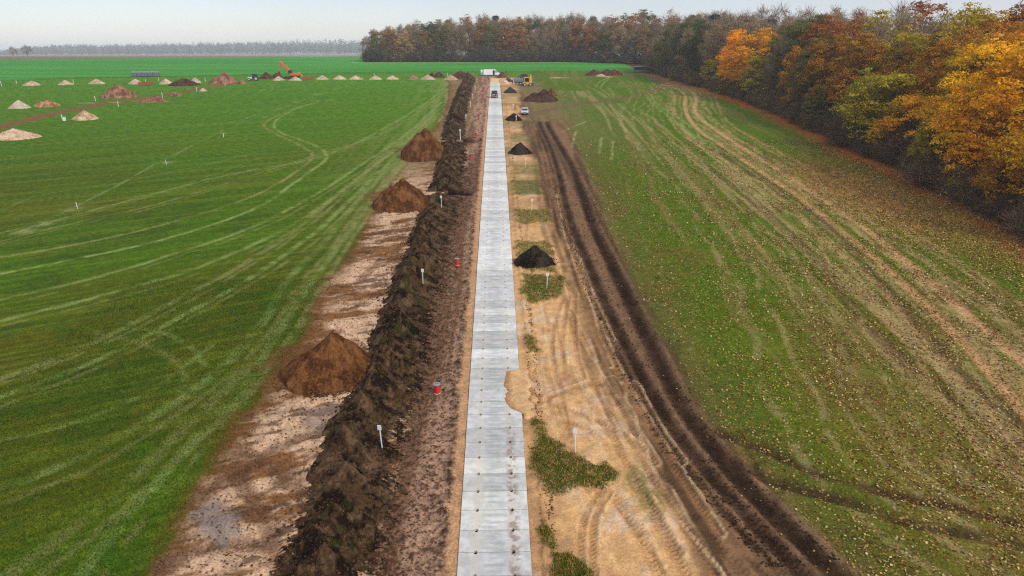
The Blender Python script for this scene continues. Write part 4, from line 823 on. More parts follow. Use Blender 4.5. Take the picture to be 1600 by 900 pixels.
# orange tracked excavator
loc = put(459.5, 122.2); t = thing('excavator', 'orange tracked excavator with raised boom behind the sand heaps', 'excavator', loc, 0)
for y in (-1.2, 1.2): MB().prism([(-1.9, .25), (-2.1, .5), (-1.9, .85), (1.9, .85), (2.1, .5), (1.9, .25), (1.6, .05), (-1.6, .05)], y - .3, y + .3).build('crawler_track', M_BLACK, t, bev=.04)
MB().box((0, 0, .75), (1.8, 2.0, .5)).build('undercarriage', M_DK, t)
MB().prism([(-1.3, 1.0), (-1.3, 1.9), (.2, 2.05), (2.2, 2.1), (2.55, 1.8), (2.55, 1.15), (2.3, 1.0)], -1.35, 1.35).build('engine_house', M_ORANGE, t, bev=.1)
MB().box((-1.0, -.8, 2.35), (1.5, 1.0, 1.6), tx=.85).build('cab', M_DK, t, bev=.06); MB().box((-1.1, -1.31, 2.5), (1.05, .03, .95)).build('cab_window', M_GLASS, t); MB().box((-1.72, -.8, 2.5), (.04, .8, 1.0)).build('windscreen', M_GLASS, t)
MB().box((2.4, 0, 1.6), (.5, 2.5, 1.0)).build('counterweight', M_ORANGE, t, bev=.12)
MB().prism([(-1.0, 1.7), (-.8, 2.3), (-2.4, 4.5), (-4.75, 6.5), (-5.3, 6.0), (-3.3, 3.8)], 0, .65).build('boom', M_ORANGE, t, bev=.05)
MB().prism([(-4.7, 6.3), (-5.2, 6.1), (-5.95, 2.6), (-5.6, 2.5), (-4.9, 5.0)], .12, .52).build('stick', M_ORANGE, t, bev=.05)
MB().prism([(-5.6, 2.7), (-6.1, 2.5), (-6.2, 1.6), (-5.7, .8), (-5.0, .9), (-5.4, 1.6)], -.2, .85).build('bucket', M_DK, t, bev=.04)
MB().cyl((-1.4, .32, 2.2), (-3.0, .32, 3.9), .11).build('boom_cylinder', M_DK, t); MB().cyl((-3.2, .32, 5.2), (-4.9, .32, 6.3), .1).build('stick_cylinder', M_DK, t)
# tractor
loc = put(397, 126.3); t = thing('tractor', 'dark blue tractor with a pale bonnet facing left by the brown heaps', 'tractor', loc, R(192)); M_PALE = paint('pale_bonnet', (.5, .54, .58), .4, dirt=.2)
MB().prism([(.3, .8), (.3, 1.55), (1.9, 1.4), (2.2, 1.2), (2.2, .75)], -.45, .45).build('bonnet', M_PALE, t, bev=.06)
MB().prism([(-1.3, 1.1), (-1.25, 2.5), (.35, 2.5), (.55, 1.3), (.4, 1.0)], -.75, .75).build('cab', M_BLU, t, bev=.06); MB().box((-.4, 0, 2.58), (1.8, 1.6, .12)).build('cab_roof', M_BLU, t, bev=.04)
for y in (-.765, .765): MB().prism([(-1.05, 1.4), (-1.02, 2.35), (.25, 2.35), (.38, 1.4)], y - .02, y + .02).build('cab_window', M_GLASS, t)
MB().prism([(.47, 1.45), (.36, 2.4), (.42, 2.4), (.53, 1.45)], -.6, .6).build('windscreen', M_GLASS, t); MB().box((0, 0, .7), (3.6, .6, .5)).build('chassis', M_DK, t)
for y in (-.9, .9):
    wheel(t, -.85, y, .85, .45, 'rear_wheel'); wheel(t, 1.6, y * .92, .55, .32, 'front_wheel'); MB().prism([(-1.7, 1.2), (-1.5, 1.75), (-.3, 1.75), (-.05, 1.3), (-.3, 1.6), (-1.4, 1.6)], y - .25, y + .25).build('mudguard', M_BLU, t, bev=.02)
MB().cyl((1.1, .3, 1.45), (1.1, .3, 2.3), .05).build('exhaust_pipe', M_DK, t)
# yellow loader and grey trailer by the road end
M_YEL = paint('yellow_paint', (.62, .32, .02), .4, dirt=.3); M_TRL = paint('grey_green_paint', (.10, .13, .135), .5, dirt=.4)
loc = put(823.5, 134.3); t = thing('wheel_loader', 'yellow loader with a dark glazed cab near the road end', 'loader', loc, R(8))
MB().box((0, 0, .95), (3.0, 1.5, .7)).build('chassis', M_YEL, t, bev=.06); MB().prism([(-1.15, 1.3), (-1.1, 3.0), (.7, 3.0), (.85, 1.3)], -.8, .8).build('cab', M_YEL, t, bev=.05)
MB().prism([(-.95, 1.5), (-.9, 2.8), (.5, 2.8), (.6, 1.5)], -.83, -.77).build('cab_window', M_GLASS, t); MB().prism([(-1.17, 1.5), (-1.13, 2.8), (-1.09, 2.8), (-1.12, 1.5)], -.65, .65).build('windscreen', M_GLASS, t)
MB().prism([(.9, 1.0), (.95, 3.5), (1.25, 4.0), (1.55, 3.6), (1.7, 1.2)], -.3, .3).build('folded_arm', M_YEL, t, bev=.05); MB().prism([(1.3, .3), (1.4, 1.1), (2.1, 1.0), (2.4, .5), (2.0, .2)], -.6, .6).build('bucket', M_DK, t, bev=.04)
for x in (-1.0, 1.0):
    for y in (-.85, .85): wheel(t, x, y, .55, .38)
loc = put(811.2, 131.8); t = thing('skip_trailer', 'long grey-green skip trailer left of the yellow loader', 'trailer', loc, R(4))
MB().prism([(-1.75, .9), (-2.0, 2.1), (1.9, 2.1), (1.75, .9)], -.95, .95).build('skip', M_TRL, t, bev=.05); MB().box((0, 0, 1.62), (3.9, 2.0, .1)).build('side_rail', M_GREY, t); MB().box((0, 0, .75), (3.4, 1.2, .2)).build('frame', M_DK, t)
for x in (-.9, .3):
    for y in (-.85, .85): wheel(t, x, y, .42, .3)
MB().box((2.3, 0, .7), (1.2, .15, .12)).build('drawbar', M_DK, t)
# red skips, bales, shed
M_RUST = paint('rust_red_paint', (.36, .05, .025), .6, dirt=.4)
def skip(px, py, L, label, rz):
    t = thing('open_skip', label, 'skip', put(px, py), rz, 'low red skips by the pile rows'); h = L / 2
    mb = MB(); [mb.box(c, d) for c, d in [((0, -.95, .55), (L, .08, .9)), ((0, .95, .55), (L, .08, .9)), ((-h + .04, 0, .55), (.08, 1.82, .9)), ((h - .04, 0, .55), (.08, 1.82, .9)), ((0, 0, .12), (L - .1, 1.8, .08))]]; mb.build('tub', M_RUST, t)
    mb = MB(); [mb.box((-h + L * (k + .5) / 6, -1.01, .55), (.08, .05, .84)) for k in range(6)]; mb.build('ribs', M_RUST, t); MB().box((0, -.97, 1.03), (L + .06, .14, .08)).build('rim', M_RUST, t); return t
skip(228, 133, 4.4, 'low red skip beside the fourth pale heap of the far left row', 0); skip(481, 124.9, 4.0, 'low rust-red skip right of the orange excavator', 0)
M_BALE = paint('grey_wrap', (.10, .11, .14), .5, dirt=.3, scale=1.5, dirtcol=(.28, .29, .32)); M_BTOP = paint('pale_wrap', (.42, .44, .47), .5, dirt=.3)
w0 = at(226, 119.9); bl = 42 / ppm(w0) / 5; pos = ['leftmost', 'second from the left', 'middle', 'second from the right', 'rightmost']
for k in range(5):
    x = w0[0] + (k - 2) * bl; t = thing('crop_bale', f'{pos[k]} of five grey wrapped bales on the far left field', 'bale', (x, w0[1] + .9, gz(w0[1] + .9)), random.uniform(-.04, .04), 'grey wrapped bales on the far field')
    MB().box((0, 0, .85), (bl * .95, 1.9, 1.7)).build('bale_body', M_BALE, t, bev=.15); MB().box((0.05, 0, 1.78), (bl * .9, 1.7, .22)).build('top_sheet', M_BTOP, t, bev=.06)
loc = put(1003, 114.2); t = thing('field_shelter', 'grey open-sided field shelter at the forest corner', 'shelter', (loc[0], loc[1] + 3, gz(loc[1] + 3)), R(-8)); M_SHED = paint('weathered_grey', (.17, .19, .21), .7, dirt=.3, dirtcol=(.3, .3, .3)); M_ROOF = paint('pale_sheet_roof', (.30, .33, .36), .6, dirt=.3)
MB().prism([(-3.4, 2.35), (-3.4, 2.5), (3.7, 2.9), (3.7, 2.75)], -2.0, 2.0).build('roof', M_ROOF, t); MB().box((0, 1.85, 1.25), (6.4, .1, 2.4)).build('rear_wall', M_SHED, t); MB().box((-3.15, 0, 1.2), (.1, 3.6, 2.3)).build('side_wall', M_SHED, t)
MB().box((3.15, 0, 1.35), (.1, 3.6, 2.6)).build('side_wall', M_SHED, t)
for x in (-3.0, -1, 1, 3.0): MB().box((x, -1.8, 1.22), (.15, .15, 2.45 + .04 * x)).build('post', M_SHED, t)
for k in range(4): MB().box((0, -1.9, .25 + k * .28), (6.2, .06, .22)).build('plank', M_SHED, t)
# three workers
def person(label, loc, rz, jacket, trousers, hair, bend=0.0):
    t = thing('person', label, 'person', loc, rz)
    J = [(0, 0, .95), (0, .01, 1.15), (0, .02, 1.38), (0, .02, 1.50), (0, .03, 1.62), (0, .04, 1.74), (-.19, .02, 1.40), (-.26, .0, 1.14), (-.25, -.10, .92), (-.25, -.13, .82), (.19, .02, 1.40), (.27, .02, 1.13), (.24, -.12, .95), (.23, -.17, .86), (-.10, 0, .88), (-.12, -.03, .50), (-.12, .03, .09), (-.13, -.11, .04), (.10, 0, .88), (.13, .02, .50), (.14, .08, .09), (.15, -.06, .04)]
    Ed = [(0, 1), (1, 2), (2, 3), (3, 4), (4, 5), (2, 6), (6, 7), (7, 8), (8, 9), (2, 10), (10, 11), (11, 12), (12, 13), (0, 14), (14, 15), (15, 16), (16, 17), (0, 18), (18, 19), (19, 20), (20, 21)]
    Rd = [.14, .14, .15, .06, .09, .085, .075, .055, .042, .035, .075, .055, .042, .035, .095, .068, .05, .042, .095, .068, .05, .042]
    J = [(x, y - max(0, z - .95) * math.sin(bend) * .9, z if z < .95 else .95 + (z - .95) * math.cos(bend)) for x, y, z in J]
    me = bpy.data.meshes.new('body'); me.from_pydata(J, Ed, []); me.update(); o = link('body', me, t); m_ = o.modifiers.new('skin', 'SKIN')
    lay_ = me.skin_vertices[0] if me.skin_vertices else None
    if lay_ is None: bpy.context.view_layer.objects.active = o; bpy.ops.mesh.customdata_skin_add() if hasattr(bpy.ops.mesh, 'customdata_skin_add') else None; lay_ = me.skin_vertices[0]
    for v, r_ in zip(lay_.data, Rd): v.radius = (r_, r_ * .85)
    lay_.data[0].use_root = True
    o.modifiers.new('sub', 'SUBSURF').levels = 1; o.modifiers['sub'].render_levels = 1
    m, n, l, p = nodes('worker_clothes'); tcn = nd(n, 'ShaderNodeTexCoord'); s_ = nd(n, 'ShaderNodeSeparateXYZ'); l.new(tcn.outputs['Object'], s_.inputs[0]); zz = s_.outputs[2]
    c = mixc(n, l, math_n(n, l, 'GREATER_THAN', zz, .93), trousers, jacket); c = mixc(n, l, math_n(n, l, 'GREATER_THAN', zz, 1.5), c, (.45, .26, .18)); c = mixc(n, l, math_n(n, l, 'LESS_THAN', zz, .1), c, (.02, .02, .02)); l.new(c, p.inputs['Base Color']); p.inputs['Roughness'].default_value = .85
    me.materials.append(m); ps = J[5]; MB().lathe([(.10, -.06), (.108, 0), (.09, .06), (.04, .10)], 12, ps).build('hair', paint('hair', hair, .8, dirt=0), t, smooth=True); return t
person('person in dark clothes standing in the field to the right of the white van', put(791, 116.6), R(20), (.02, .022, .028), (.018, .02, .025), (.03, .02, .015))
person('person in dark blue work clothes standing beside the grey trailer', put(800.8, 131.6), R(-60), (.02, .03, .07), (.02, .025, .04), (.05, .03, .02))

# ------------------------------------------------------------------ trees
def leaf_material():
    m, n, l, p = nodes('leaves')
    oi = nd(n, 'ShaderNodeObjectInfo'); a = nd(n, 'ShaderNodeVertexColor', layer_name='Leaf'); s = nd(n, 'ShaderNodeSeparateColor'); l.new(a.outputs[0], s.inputs[0])
    hs = nd(n, 'ShaderNodeHueSaturation'); l.new(oi.outputs['Color'], hs.inputs['Color']); l.new(maprange(n, l, s.outputs[0], 0, 1, .485, .53), hs.inputs['Hue']); l.new(maprange(n, l, s.outputs[1], 0, 1, .5, 1.5), hs.inputs['Value'])
    hs.inputs['Saturation'].default_value = 1.0
    l.new(hs.outputs[0], p.inputs['Base Color']); p.inputs['Roughness'].default_value = .7; p.inputs['Specular IOR Level'].default_value = .08
    tr = n.new('ShaderNodeBsdfTranslucent'); l.new(hs.outputs[0], tr.inputs[0]); mx = n.new('ShaderNodeMixShader'); mx.inputs[0].default_value = .28
    o = n['Material Output']; l.new(p.outputs[0], mx.inputs[1]); l.new(tr.outputs[0], mx.inputs[2]); l.new(mx.outputs[0], o.inputs[0]); return m
M_LEAF = leaf_material(); M_BARK = paint('bark', (.055, .045, .036), .9, dirt=.5, scale=4, dirtcol=(.10, .09, .075))
def twig_material():
    m, n, l, p = nodes('twigs'); oi = nd(n, 'ShaderNodeObjectInfo'); a = nd(n, 'ShaderNodeVertexColor', layer_name='Leaf'); s = nd(n, 'ShaderNodeSeparateColor'); l.new(a.outputs[0], s.inputs[0])
    c = n.new('ShaderNodeVectorMath'); c.operation = 'SCALE'; l.new(oi.outputs['Color'], c.inputs[0]); l.new(maprange(n, l, s.outputs[1], 0, 1, .6, 1.4), c.inputs['Scale']); l.new(c.outputs[0], p.inputs['Base Color']); p.inputs['Roughness'].default_value = 1; p.inputs['Specular IOR Level'].default_value = .03; return m
M_TWIG = twig_material()
def quads(P, Nn, S, asp, rng, hue, val):
    n = len(P); r = rng.normal(size=(n, 3)); T = np.cross(Nn, r); T /= np.linalg.norm(T, axis=1)[:, None] + 1e-9; B = np.cross(Nn, T); B /= np.linalg.norm(B, axis=1)[:, None] + 1e-9
    T = T * S[:, None]; B = B * (S * asp)[:, None]
    V = np.stack([P - T - B * .6, P + T * .3 - B, P + T, P - T * .2 + B], 1).reshape(-1, 3); F = np.arange(4 * n).reshape(-1, 4)
    c = np.repeat(np.stack([hue, val, val], 1), 4, 0); return V, F, c
def sticks(A_, B_, w0, w1, rng):
    n = len(A_); d = B_ - A_; r = rng.normal(size=(n, 3)); t = np.cross(d, r); t /= np.linalg.norm(t, axis=1)[:, None] + 1e-9
    V = np.stack([A_ - t * w0[:, None], A_ + t * w0[:, None], B_ + t * w1[:, None], B_ - t * w1[:, None]], 1).reshape(-1, 3); return V, np.arange(4 * n).reshape(-1, 4)
def limbs(mb, tips, trunk_top, H, rng, r0):
    mb.cyl((0, 0, -.4), (0, 0, 1.2), r0 * 1.35, r0, 9); k = 5; pts = [Vector((0, 0, 1.2))]
    for i in range(1, k + 1): pts.append(Vector((rng.normal(0, .12 * i), rng.normal(0, .12 * i), 1.2 + (trunk_top - 1.2) * i / k)))
    for i in range(k): mb.cyl(pts[i], pts[i + 1], r0 * (1 - .7 * i / k), r0 * (1 - .7 * (i + 1) / k), 8)
    for tp in tips:
        tp = Vector(tp); zs = max(1.5, min(trunk_top * .97, tp.z - np.hypot(tp.x, tp.y) * rng.uniform(.5, 1.0))); f = (zs - 1.2) / (trunk_top - 1.2) * k; i = int(np.clip(f, 0, k - 1)); b = pts[i].lerp(pts[i + 1], np.clip(f - i, 0, 1))
        mid = b.lerp(tp, .5) + Vector((rng.normal(0, .3), rng.normal(0, .3), -.25)); ra = r0 * .30 * (1.1 - .5 * (i / k))
        mb.cyl(b, mid, ra, ra * .62, 5); mb.cyl(mid, tp, ra * .62, ra * .18, 4)
def crown_tips(n, rx, rz, cz, rng, zmin, core=.5, power=1.0):
    out = []
    while len(out) < n:
        v = rng.normal(size=3); v /= np.linalg.norm(v); r = rng.uniform(core, 1) ** .7
        w = 1 + .22 * (math.sin(3 * math.atan2(v[1], v[0]) + n) * .6 + rng.normal(0, .5)) * .6; z = v[2] * r * rz
        k = (1 - .25 * max(0, v[2])) * power; p = (v[0] * r * rx * w * k, v[1] * r * rx * w * k, cz + z)
        if p[2] > zmin: out.append(p)
    return np.array(out)
def make_tree(seed, rx, rz, cz, zmin, nclump, kind):
    rng = np.random.default_rng(seed); tips = crown_tips(nclump, rx, rz, cz, rng, zmin); H = cz + rz; mb = MB(); limbs(mb, tips[: 34 if kind == 'leafy' else 46], cz + rz * .45, H, rng, .30 if rx > 4 else .22)
    trunk = mesh_data('trunk', mb.V, mb.F, M_BARK, True); leaf = twig = None
    if kind != 'bare':
        per = 11 if kind == 'leafy' else 7; lp = 23 if kind == 'leafy' else 8; P = []; Nn = []; hu = []; va = []
        for t in tips:
            cr = rng.uniform(1.0, 1.7) * (rx / 5.5) ** .5; ch = rng.uniform(0, 1); cvv = rng.uniform(.35, .65)
            for _ in range(per):
                d = rng.normal(size=3); d[2] = d[2] * .8 + .35; d /= np.linalg.norm(d); c = t + d * cr * rng.uniform(.6, 1.05); tr_ = rng.uniform(.32, .66); tv = rng.normal(0, .13)
                q = rng.normal(size=(lp, 3)) * np.array((tr_, tr_, tr_ * .42)) * .75; P.append(c + q); o = q / (np.linalg.norm(q, axis=1)[:, None] + .1) + d * .9 + np.array((0, 0, .55)) + rng.normal(size=(lp, 3)) * .45
                Nn.append(o / np.linalg.norm(o, axis=1)[:, None]); hu.append(np.clip(ch * .6 + rng.uniform(0, .4, lp), 0, 1)); va.append(np.clip(cvv + tv + rng.normal(0, .15, lp), 0, 1))
        P = np.concatenate(P); k = P[:, 2] > .3; P = P[k]; Nn = np.concatenate(Nn)[k]; n = len(P)
        V, F, c = quads(P, Nn, rng.uniform(.09, .19, n) * (1 if kind == 'leafy' else .95), .7, rng, np.concatenate(hu)[k], np.concatenate(va)[k]); leaf = mesh_data('crown', V, F, M_LEAF, False, {'Leaf': c})
    if kind != 'leafy':
        nt = 24; A_ = np.repeat(tips, nt, 0); d = rng.normal(size=(len(A_), 3)) + np.array((0, 0, .55)) + A_ * np.array((.12, .12, .02)); d /= np.linalg.norm(d, axis=1)[:, None]; A_ = A_ + rng.normal(size=A_.shape) * .35
        B_ = A_ + d * rng.uniform(.9, 2.2, (len(A_), 1)); V1, F1 = sticks(A_, B_, np.full(len(A_), .035), np.full(len(A_), .018), rng)
        fr = rng.uniform(.25, .95, (len(A_) * 4, 1)); A2 = np.repeat(A_, 4, 0) * (1 - fr) + np.repeat(B_, 4, 0) * fr; d2 = np.repeat(d, 4, 0) + rng.normal(size=A2.shape) * .7; d2 /= np.linalg.norm(d2, axis=1)[:, None]; B2 = A2 + d2 * rng.uniform(.3, .9, (len(A2), 1))
        V2, F2 = sticks(A2, B2, np.full(len(A2), .022), np.full(len(A2), .010), rng); V = np.concatenate([V1, V2]); F = np.concatenate([F1, F2 + len(V1)]); va = np.repeat(rng.uniform(0, 1, len(F)), 4)
        twig = mesh_data('twigs', V, F, M_TWIG, False, {'Leaf': np.stack([va, va, va], 1)})
    return trunk, leaf, twig, H
def make_pine(seed):
    rng = np.random.default_rng(seed); mb = MB(); H = 21; mb.cyl((0, 0, -.4), (0, 0, 20), .28, .06, 9); P = []; Nn = []
    for z in np.linspace(8, 20.5, 15):
        for k in range(6):
            a = rng.uniform(0, 6.28); L = (1 - ((z - 8) / 13.5) ** 1.6) * rng.uniform(2.2, 3.6) + .5; tip = np.array((math.cos(a) * L, math.sin(a) * L, z + L * .25)); mb.cyl((0, 0, z), tip, .07, .02, 4)
            for f in (.5, .75, 1.0):
                c = np.array((tip[0] * f, tip[1] * f, z + L * .25 * f)); q = rng.normal(size=(34, 3)) * np.array((.5, .5, .28)); P.append(c + q); o = rng.normal(size=(34, 3)) * .6 + np.array((0, 0, 1)); Nn.append(o / np.linalg.norm(o, axis=1)[:, None])
    P = np.concatenate(P); n = len(P); V, F, c = quads(P, np.concatenate(Nn), rng.uniform(.14, .26, n), .6, rng, rng.uniform(.3, .7, n), rng.uniform(.2, .8, n))
    return mesh_data('trunk', mb.V, mb.F, M_BARK, True), mesh_data('crown', V, F, M_LEAF, False, {'Leaf': c}), None, H
PROTO = {
    'full': [make_tree(1, 5.6, 8.2, 10.6, 1.6, 74, 'leafy'), make_tree(2, 6.6, 7.8, 10.2, 1.4, 84, 'leafy'), make_tree(3, 5.0, 9.0, 11.0, 2.0, 70, 'leafy')],
    'round': [make_tree(4, 4.8, 5.4, 6.8, .9, 56, 'leafy'), make_tree(5, 5.4, 7.0, 11.0, 4.0, 62, 'leafy')],
    'sparse': [make_tree(6, 5.0, 8.0, 11.5, 3.0, 60, 'sparse'), make_tree(7, 5.6, 7.4, 11.0, 2.5, 64, 'sparse'), make_tree(8, 4.4, 8.4, 12.0, 3.0, 56, 'sparse')],
    'bare': [make_tree(9, 4.6, 8.0, 12.0, 4.0, 62, 'bare'), make_tree(10, 5.2, 7.5, 11.5, 3.5, 66, 'bare')],
    'pine': [make_pine(11)],
    'bush': [make_tree(12, 2.6, 2.3, 2.2, .2, 44, 'bare'), make_tree(13, 3.0, 1.9, 1.9, .2, 48, 'bare')],
    'leafbush': [make_tree(14, 2.3, 2.0, 2.0, .2, 30, 'sparse'), make_tree(15, 2.6, 2.3, 2.3, .2, 36, 'sparse')],
}
tr = random.Random(21); COUNT = {}
ORD = ['first', 'second', 'third', 'fourth', 'fifth', 'sixth', 'seventh', 'eighth', 'ninth', 'tenth', 'eleventh', 'twelfth', 'thirteenth', 'fourteenth', 'fifteenth', 'sixteenth', 'seventeenth', 'eighteenth', 'nineteenth', 'twentieth']
def ordinal(n):
    if n <= 20: return ORD[n - 1]
    tens = {2: 'twenty', 3: 'thirty', 4: 'forty', 5: 'fifty', 6: 'sixty'}; t_, u = divmod(n, 10)
    return {2: 'twentieth', 3: 'thirtieth', 4: 'fortieth', 5: 'fiftieth', 6: 'sixtieth'}[t_] if u == 0 else tens[t_] + '-' + ORD[u - 1]
TWC = (.24, .170, .112)  # twigs paled, some missing haze of the far trees put into the colour
ALLT = []
def tree(kind, x, y, H, wide, col, words, place, group, var=None, twig=TWC, name=None):
    pr = PROTO[kind]; tk, lf, tw, H0 = pr[tr.randrange(len(pr)) if var is None else var % len(pr)]
    nm = name or {'pine': 'pine_tree', 'bush': 'bare_shrub', 'leafbush': 'leafy_shrub', 'bare': 'bare_tree'}.get(kind, 'autumn_tree')
    e = bpy.data.objects.new(nm, None); COL.objects.link(e); e.location = (x, y, gz(y) - .05); s = H / H0; e.scale = (s * wide, s * wide, s); e.rotation_euler = (0, 0, tr.uniform(0, 6.28))
    e['category'] = 'shrub' if 'shrub' in nm else 'tree'; e['group'] = group; ALLT.append((e, words, place, x, y))
    for n_, me, c in (('trunk', tk, (1, 1, 1)), ('crown', lf, col), ('twigs', tw, twig)):
        if me: o = bpy.data.objects.new(n_, me); COL.objects.link(o); o.parent = e; f_ = tr.uniform(.9, 1.12); o.color = (*[float(v) * f_ for v in c], 1)
    return e
def leafc(r, g, b, k=1.22): return lin(r, g, b) * k
PAL = {'golden yellow': leafc(206, 152, 16), 'golden orange': leafc(200, 136, 14), 'yellow-olive': leafc(150, 128, 26), 'yellow-green': leafc(138, 134, 30), 'rust red': leafc(142, 80, 34), 'orange-brown': leafc(158, 104, 28), 'dull brown': leafc(130, 94, 56), 'olive': leafc(96, 92, 44), 'dark olive': leafc(72, 76, 42), 'pale tan': leafc(158, 122, 78), 'bright orange': leafc(216, 136, 16), 'dark green': leafc(40, 58, 40), 'rust brown': leafc(140, 88, 52)}
FR = 'trees along the front of the right-hand forest'; XE = lambda y: float(fe(y))
RF = [(81, 2.6, 8.5, 1.2, 'round', 'orange-brown'), (91, 2.4, 8, 1.2, 'round', 'golden orange'), (100.5, 2.8, 9, 1.2, 'round', 'yellow-olive'), (116, 2.5, 7, 1.2, 'round', 'golden yellow'), (147, 3, 9, 1.2, 'round', 'olive'), (163, 2.5, 8, 1.2, 'round', 'orange-brown'), (226, 2.5, 8, 1.2, 'round', 'yellow-olive'), # (Y, offset from the edge, height, width, kind, colour)
    (71, 5.5, 17, 1.1, 'full', 'orange-brown'), (78, 5.0, 18.5, 1.05, 'full', 'golden yellow'), (87, 5.2, 20.5, 1.1, 'full', 'golden orange'), (96.5, 5.0, 19.5, 1.05, 'full', 'golden yellow'), (104, 8.5, 20, 1.0, 'full', 'yellow-olive'), (112, 4.2, 10.5, 1.2, 'round', 'golden orange'),
    (121, 4.4, 13, 1.25, 'round', 'yellow-olive'), (130, 5.0, 14, 1.2, 'round', 'yellow-green'), (140, 7.5, 19, 1.05, 'full', 'orange-brown'), (150, 5.0, 20, 1.05, 'full', 'orange-brown'), (159, 4.5, 18, .95, 'full', 'olive'), (168, 4.5, 15.5, 1.0, 'full', 'dull brown'), (176, 5.5, 16.5, .9, 'full', 'orange-brown'), (187, 6.0, 17, 1.0, 'bare', 'dull brown'),
    (197, 3.5, 12, 1.15, 'round', 'yellow-olive'), (206, 5.0, 19, 1.2, 'full', 'golden orange'), (219, 4.5, 20, 1.2, 'full', 'bright orange'), (231, 6, 19.5, 1.0, 'sparse', 'dull brown'), (242, 4.0, 9, 1.2, 'round', 'yellow-olive'), (247, 7, 19.5, 1.0, 'sparse', 'dull brown'), (258, 6, 20.5, 1.1, 'full', 'dark olive'), (270, 5, 19, 1.0, 'sparse', 'dull brown'), (281, 6, 21, 1.1, 'full', 'dark olive'), (293, 5, 20.5, 1.0, 'sparse', 'olive'), (305, 5, 20, 1.1, 'full', 'olive'), (318, 4, 17, 1.0, 'sparse', 'pale tan'), (330, 5, 19, 1.0, 'sparse', 'olive')]
for Y_, o, H_, w_, kd, cn_ in RF: tree(kd, XE(Y_) + o, Y_, H_, w_, PAL[cn_], cn_ if kd != 'bare' else 'bare grey', 'front row of right forest', FR)
def rows_right(off, y0, y1, step, hlo, hhi, place, pal):
    y = y0
    while y < y1:
        o = off + tr.uniform(-1.8, 1.8); f = tr.random(); u = 0 if y < 135 else 1 if y < 200 else 2; kd, cn_ = tr.choice(pal[u])
        tree(kd, XE(min(y, 330)) + o, y, tr.uniform(hlo, hhi), tr.uniform(.92, 1.15), PAL[cn_], cn_ if kd != 'bare' else 'bare grey', place, 'trees deeper in the right-hand forest'); y += step * tr.uniform(.8, 1.25)
PA = [[('full', 'golden yellow'), ('full', 'yellow-olive'), ('sparse', 'dull brown'), ('full', 'golden orange'), ('full', 'orange-brown')], [('full', 'rust red'), ('full', 'yellow-olive'), ('sparse', 'dull brown'), ('bare', 'dull brown'), ('full', 'olive'), ('full', 'rust red')], [('sparse', 'dull brown'), ('bare', 'dull brown'), ('sparse', 'olive'), ('full', 'dark olive'), ('sparse', 'pale tan'), ('sparse', 'dull brown')]]
PB = [[('full', 'golden yellow'), ('sparse', 'dull brown'), ('full', 'orange-brown'), ('full', 'yellow-olive')], [('full', 'rust red'), ('bare', 'dull brown'), ('sparse', 'dull brown'), ('full', 'yellow-olive')], [('bare', 'dull brown'), ('sparse', 'dull brown'), ('sparse', 'olive'), ('pine', 'dark green')]]
rows_right(13, 82, 330, 9, 19.5, 22.5, 'second row of right forest', PA); rows_right(21, 90, 345, 9.5, 21, 24, 'third row of right forest', PB); rows_right(31, 100, 370, 11, 22, 26, 'rear row of right forest', PB)
# the wood beyond the field at the road end
FPAL = [('full', 'dull brown'), ('sparse', 'olive'), ('full', 'rust brown'), ('full', 'olive'), ('full', 'rust brown'), ('sparse', 'pale tan'), ('bare', 'dull brown'), ('sparse', 'dull brown'), ('full', 'dark olive'), ('sparse', 'orange-brown'), ('full', 'pale tan')]
def rows_far(y0, x0, x1, step, hlo, hhi, place, pal):
    x = x0
    while x < x1:
        kd, cn_ = tr.choice(pal); t_ = np.clip((x - x0) / 40, 0, 1); h = tr.uniform(hlo, hhi) * (.80 + .20 * t_)
        yy_ = y0 + tr.uniform(-2, 2) - (max(0, x - 45) * .9); tree(kd, x, yy_, h, tr.uniform(.95, 1.2), PAL[cn_], cn_ if kd != 'bare' else 'bare grey', place, 'trees of the wood beyond the road end'); x += step * tr.uniform(.75, 1.25)
rows_far(416, -74, 92, 7.0, 16, 21, 'front row of wood beyond road', FPAL); rows_far(426, -70, 100, 8, 21, 24, 'second row of wood beyond road', FPAL)
rows_far(440, -62, 108, 8.5, 23, 26, 'third row of wood beyond road', FPAL); rows_far(462, -40, 125, 10, 25, 28, 'rear row of wood beyond road', [('pine', 'dark green'), ('sparse', 'dull brown'), ('bare', 'dull brown'), ('sparse', 'olive'), ('full', 'olive')])
# brush at the foot of the forest
BC = (.135, .085, .052)
y = 66
while y < 335:
    k = tr.random(); cn_ = tr.choice(['dull brown', 'orange-brown', 'yellow-olive', 'olive'])
    if k < .74: tree('bush', XE(y) + tr.uniform(1.0, 3.4), y, tr.uniform(2.8, 4.6), tr.uniform(.9, 1.3), BC, 'dark bare', 'brush edging right forest', 'brush at the foot of the right-hand forest', twig=tuple(v * f_ for f_ in (tr.uniform(.7, 1.3),) for v in BC))
    else: tree('leafbush', XE(y) + tr.uniform(1.0, 3.0), y, tr.uniform(2.6, 4.8), tr.uniform(.9, 1.2), PAL[cn_], cn_, 'brush edging right forest', 'brush at the foot of the right-hand forest', twig=BC)
    y += 2.3 + y * .012
for k in range(34):
    x = -73 + k * 5 + tr.uniform(-1.5, 1.5); cn_ = tr.choice(['dull brown', 'olive', 'pale tan', 'yellow-olive', 'olive']); yy_ = 411.5 - max(0, x - 45) * .9; bare = tr.random() < .4
    tree('bush' if bare else 'leafbush', x, yy_, tr.uniform(3.5, 6.5), tr.uniform(1, 1.4), PAL[cn_] * .8, 'dark bare' if bare else cn_, 'brush before wood beyond road', 'brush before the wood beyond the road end', twig=(.08, .065, .055))
